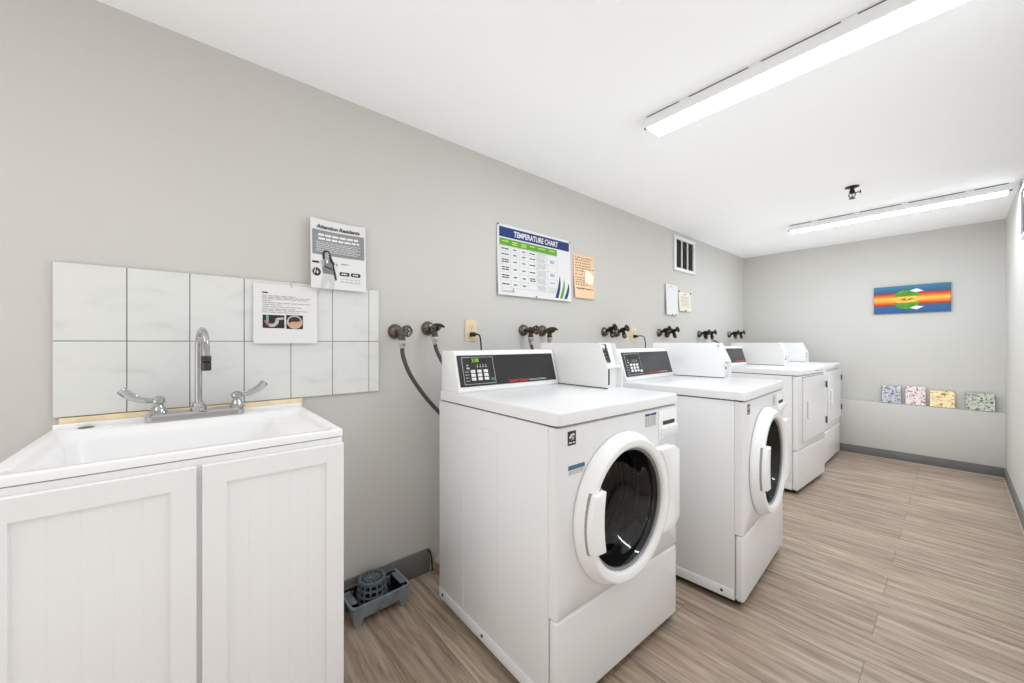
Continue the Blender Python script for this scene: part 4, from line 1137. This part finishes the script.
def washer(label, loc, rz, lit):
    t = thing('front_load_washer', label, 'washing machine', loc, rz, group='front-load washing machines')
    HM = 0.315
    body_parts(t, D, HM)
    lower_panel(t, HM)
    # upper front sheet with the round opening
    f = MB(); z0, z1 = HM + 0.001, HD - 0.007
    o1, i1 = front_outline(0.001, W - 0.001, z0, z1, YC, ZC, 0.215)
    o2, _ = front_outline(0.010, W - 0.010, z0 + 0.006, z1 - 0.004, YC, ZC, 0.215)
    o3, _ = front_outline(0.004, W - 0.004, z0 + 0.0025, z1 - 0.0015, YC, ZC, 0.215)
    f.loft([[(-0.0355, y, z) for y, z in o1], [(-0.012, y, z) for y, z in o1], [(-0.0035, y, z) for y, z in o3], [(0, y, z) for y, z in o2], [(0, y, z) for y, z in i1], [(-0.03, y, z) for y, z in i1]], 'enamel')
    f.build('front_panel', t, angle=50)
    # drum seen through the door
    dm = MB()
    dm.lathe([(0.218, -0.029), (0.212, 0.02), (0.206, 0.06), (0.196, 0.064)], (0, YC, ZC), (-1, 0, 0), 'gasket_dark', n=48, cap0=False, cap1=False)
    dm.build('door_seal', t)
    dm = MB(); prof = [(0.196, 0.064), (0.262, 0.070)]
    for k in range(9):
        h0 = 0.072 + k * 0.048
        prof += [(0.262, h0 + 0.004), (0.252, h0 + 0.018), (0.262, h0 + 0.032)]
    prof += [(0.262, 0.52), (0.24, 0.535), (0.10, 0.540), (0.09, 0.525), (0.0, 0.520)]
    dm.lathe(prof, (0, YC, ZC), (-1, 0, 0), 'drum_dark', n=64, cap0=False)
    for k in range(6):
        h0 = 0.10 + k * 0.055; rr = 0.251 - 0.012 * k
        dm.tube([(-h0, YC + rr * math.cos(2 * PI * i / 48), ZC + rr * math.sin(2 * PI * i / 48)) for i in range(48)], 0.006, 'steel', n=8, closed=True)
    dr = dm.build('drum', t)
    for a in (0.5, 0.5 + 2 * PI / 3, 0.5 + 4 * PI / 3):
        v_ = MB(); ca, sa = math.cos(a), math.sin(a); sec = []
        for x in (-0.10, -0.12, -0.46, -0.49):
            hgt = 0.06 if x in (-0.12, -0.46) else 0.005; lp = []
            for q in (-1, -0.6, 0, 0.6, 1):
                rr = 0.262 - hgt * (1 - abs(q) ** 2); tt = q * 0.045
                lp.append((x, YC + rr * ca - tt * sa, ZC + rr * sa + tt * ca))
            sec.append(lp)
        v_.loft(sec, 'drum_dark', closed=False); v_.build('lifter', dr)
    # door ring
    dring = MB()
    dring.lathe([(0.236, -0.002), (0.2385, -0.006), (0.2385, 0.006), (0.246, 0.010)], (0, YC, ZC), (1, 0, 0), 'gap', n=64, cap0=False, cap1=False)
    dring.lathe([(0.240, 0.001), (0.250, 0.002), (0.252, 0.005), (0.252, 0.012), (0.248, 0.019), (0.236, 0.044), (0.233, 0.048), (0.229, 0.0495), (0.219, 0.0495), (0.210, 0.047), (0.207, 0.045), (0.203, 0.040), (0.201, 0.030)], (0, YC, ZC), (1, 0, 0), 'enamel2', n=72, cap0=False, cap1=False)
    dring.lathe([(0.2015, 0.034), (0.199, 0.034), (0.197, 0.028), (0.192, 0.026)], (0, YC, ZC), (1, 0, 0), 'gasket', n=72, cap0=False, cap1=False)
    door = dring.build('door', t, angle=17)
    gl = MB(); prof = [(0.193, 0.030), (0.189, 0.026), (0.184, 0.008), (0.181, -0.004), (0.176, -0.010), (0.172, -0.024), (0.166, -0.032), (0.160, -0.050), (0.150, -0.058), (0.138, -0.070), (0.100, -0.082), (0.05, -0.088), (0.0, -0.089)]
    gl.lathe(prof, (0, YC, ZC), (1, 0, 0), 'glass', n=64, cap0=False)
    gl.build('door_glass', door, angle=60)
    # grip on the left of the ring, and hinge cover on its right
    g = MB(); pts = []
    for k in range(11):
        a = math.radians(155 + 44 * k / 10); pts.append((YC + 0.2385 * math.cos(a), ZC + 0.2385 * math.sin(a)))
    pts += [(YC - 0.166, ZC - 0.082), (YC - 0.174, ZC - 0.035), (YC - 0.176, ZC + 0.01), (YC - 0.174, ZC + 0.055), (YC - 0.166, ZC + 0.106), (YC - 0.200, ZC + 0.098)]
    g.prism(pts, 'x', 0.030, 0.064, 'enamel2', bev=0.003)
    g.prism([(YC - 0.205 + (a + 0.205 - YC) * 1.03, ZC + (b_ - ZC) * 1.03) for a, b_ in pts], 'x', 0.034, 0.0450, 'gasket')
    g.build('door_handle', door, angle=35)
    hg = MB()
    pts = [(YC + 0.246 * math.cos(a), ZC + 0.246 * math.sin(a)) for a in [math.radians(-36 + 6 * k) for k in range(14)]]
    pts += [(YC + 0.285, ZC + 0.165), (YC + 0.322, ZC + 0.146), (YC + 0.322, ZC - 0.112), (YC + 0.285, ZC - 0.145)]
    hg.prism(pts, 'x', 0.004, 0.047, 'enamel2', bev=0.003); hg.build('hinge_cover', door)
    # detergent drawer
    d_ = MB(); d_.box(0.0, 0.004, 0.562, 0.702, 0.768, 0.876, 'enamel2', bev=0.0015)
    dd = d_.build('detergent_drawer', t)
    h_ = MB(); lo_ = []
    for x, e in ((0.003, 0), (0.014, 0.002), (0.020, 0.010)): lo_.append([(x, y, z) for y, z in rrect2(0.575 + e, 0.692 - e, 0.778 + e, 0.816 - e * 0.3, 0.012)])
    h_.loft(lo_, 'enamel2', True, True); h_.box(0.0042, 0.0048, 0.590, 0.680, 0.817, 0.832, 'gap'); h_.build('drawer_handle', dd)
    # stickers
    sh = Sheet((0.0004, 0, 0), 'left')
    st = MB(); sh.slab(st, 0.047, 0.084, 0.828, 0.871, 0.0006, 'ink'); sh.poly(st, [(0.052, 0.852), (0.060, 0.862), (0.075, 0.864), (0.079, 0.858), (0.066, 0.856), (0.058, 0.848)], 0.0012, 'grey_label')
    sh.poly(st, [(0.068, 0.860), (0.071, 0.853), (0.078, 0.853), (0.073, 0.848), (0.075, 0.842), (0.068, 0.846), (0.062, 0.842), (0.064, 0.848), (0.059, 0.853), (0.066, 0.853)], 0.0014, 'ink_pale')
    sh.words(st, 0.051, 0.080, 0.834, 0.004, 0.0012, 'grey_label', 0.02)
    st.build('black_sticker', t)
    if lit:
        st = MB(); sh.slab(st, 0.049, 0.125, 0.737, 0.766, 0.0006, 'grey_label'); sh.rect(st, 0.049, 0.125, 0.753, 0.766, 0.001, 'blue_label')
        for q in range(3): sh.words(st, 0.053, 0.120, 0.740 + q * 0.004, 0.0016, 0.001, 'ink_soft', 0.012)
        st.build('blue_label', t)
        st = MB(); sh.slab(st, 0.470, 0.547, 0.822, 0.872, 0.0004, 'grey_label'); sh.rect(st, 0.470, 0.506, 0.864, 0.872, 0.0008, 'navy'); sh.rect(st, 0.510, 0.547, 0.864, 0.872, 0.0008, 'navy')
        for q in range(7):
            for a in (0.472, 0.512): sh.words(st, a, a + 0.033, 0.825 + q * 0.0053, 0.0026, 0.0008, 'ink_soft', 0.011)
        st.build('instruction_sticker', t)
    else:
        st = MB(); sh.slab(st, 0.480, 0.530, 0.815, 0.872, 0.0004, 'grey_label')
        for q in range(7): sh.words(st, 0.484, 0.526, 0.820 + q * 0.007, 0.003, 0.0008, 'ink_soft', 0.012)
        st.build('instruction_sticker', t)
    console(t, D, lit, 'Speed Queen')
    coin_box(t, D, lit)
    return t


washer('nearest white front-load washer, with blue front sticker and lit green display', (0.9514, 0.8204, 0), math.radians(-1.2), True)
washer('second white front-load washer, between the nearest washer and the dryers', (1.1308, 1.7854, 0), math.radians(2.95), False)


def dryer(label, loc, rz, panel):
    t = thing('coin_dryer', label, 'dryer', loc, rz, group='coin dryers at the far end')
    HM, D_ = 0.325, 0.72
    body_parts(t, D_, HM)
    lower_panel(t, HM)
    MB().box(-0.0355, 0.0, 0.001, W - 0.001, HM + 0.001, HD - 0.007, 'enamel', bev=0.011, seg=4).build('front_panel', t, angle=50)
    d = MB(); d.prism(rrect2(0.101, 0.665, 0.391, 0.871, 0.006), 'x', 0.0005, 0.013, 'enamel', bev=0.003)
    d.box(0.0, 0.002, 0.103, 0.663, 0.388, 0.393, 'gap'); d.box(0.0, 0.002, 0.103, 0.663, 0.869, 0.874, 'gap')
    door = d.build('door', t, angle=45)
    h = MB(); h.prism(rrect2(0.178, 0.206, 0.553, 0.697, 0.010), 'x', 0.012, 0.027, 'enamel2', bev=0.004)
    h.box(0.0128, 0.0135, 0.170, 0.177, 0.56, 0.69, 'gasket'); h.build('door_handle', door, angle=45)
    for zz in (0.786, 0.486):
        hg = MB().box(0.001, 0.016, 0.668, 0.684, zz - 0.028, zz + 0.028, 'slot_grey', bev=0.002); hg.cyl((0.018, 0.674, zz - 0.026), (0.018, 0.674, zz + 0.026), 0.006, 'gasket_dark', n=12)
        hg.build('hinge', t)
    lt = MB(); sh = Sheet((0.0062, 0, 0), 'left'); sh.words(lt, 0.40, 0.62, 0.909, 0.006, 0.0004, 'ink_soft', 0.02, 0.006); lt.build('worktop_print', t)
    console(t, D_, False, None, keys=False)
    coin_box(t, D_, False)
    return t


dryer('white coin dryer with rectangular door, right behind the second washer', (0.9517, 3.4455, 0), math.radians(-2.85), True)
dryer('last white coin dryer, standing nearest the back wall', (0.9423, 4.3999, 0), math.radians(0.17), True)
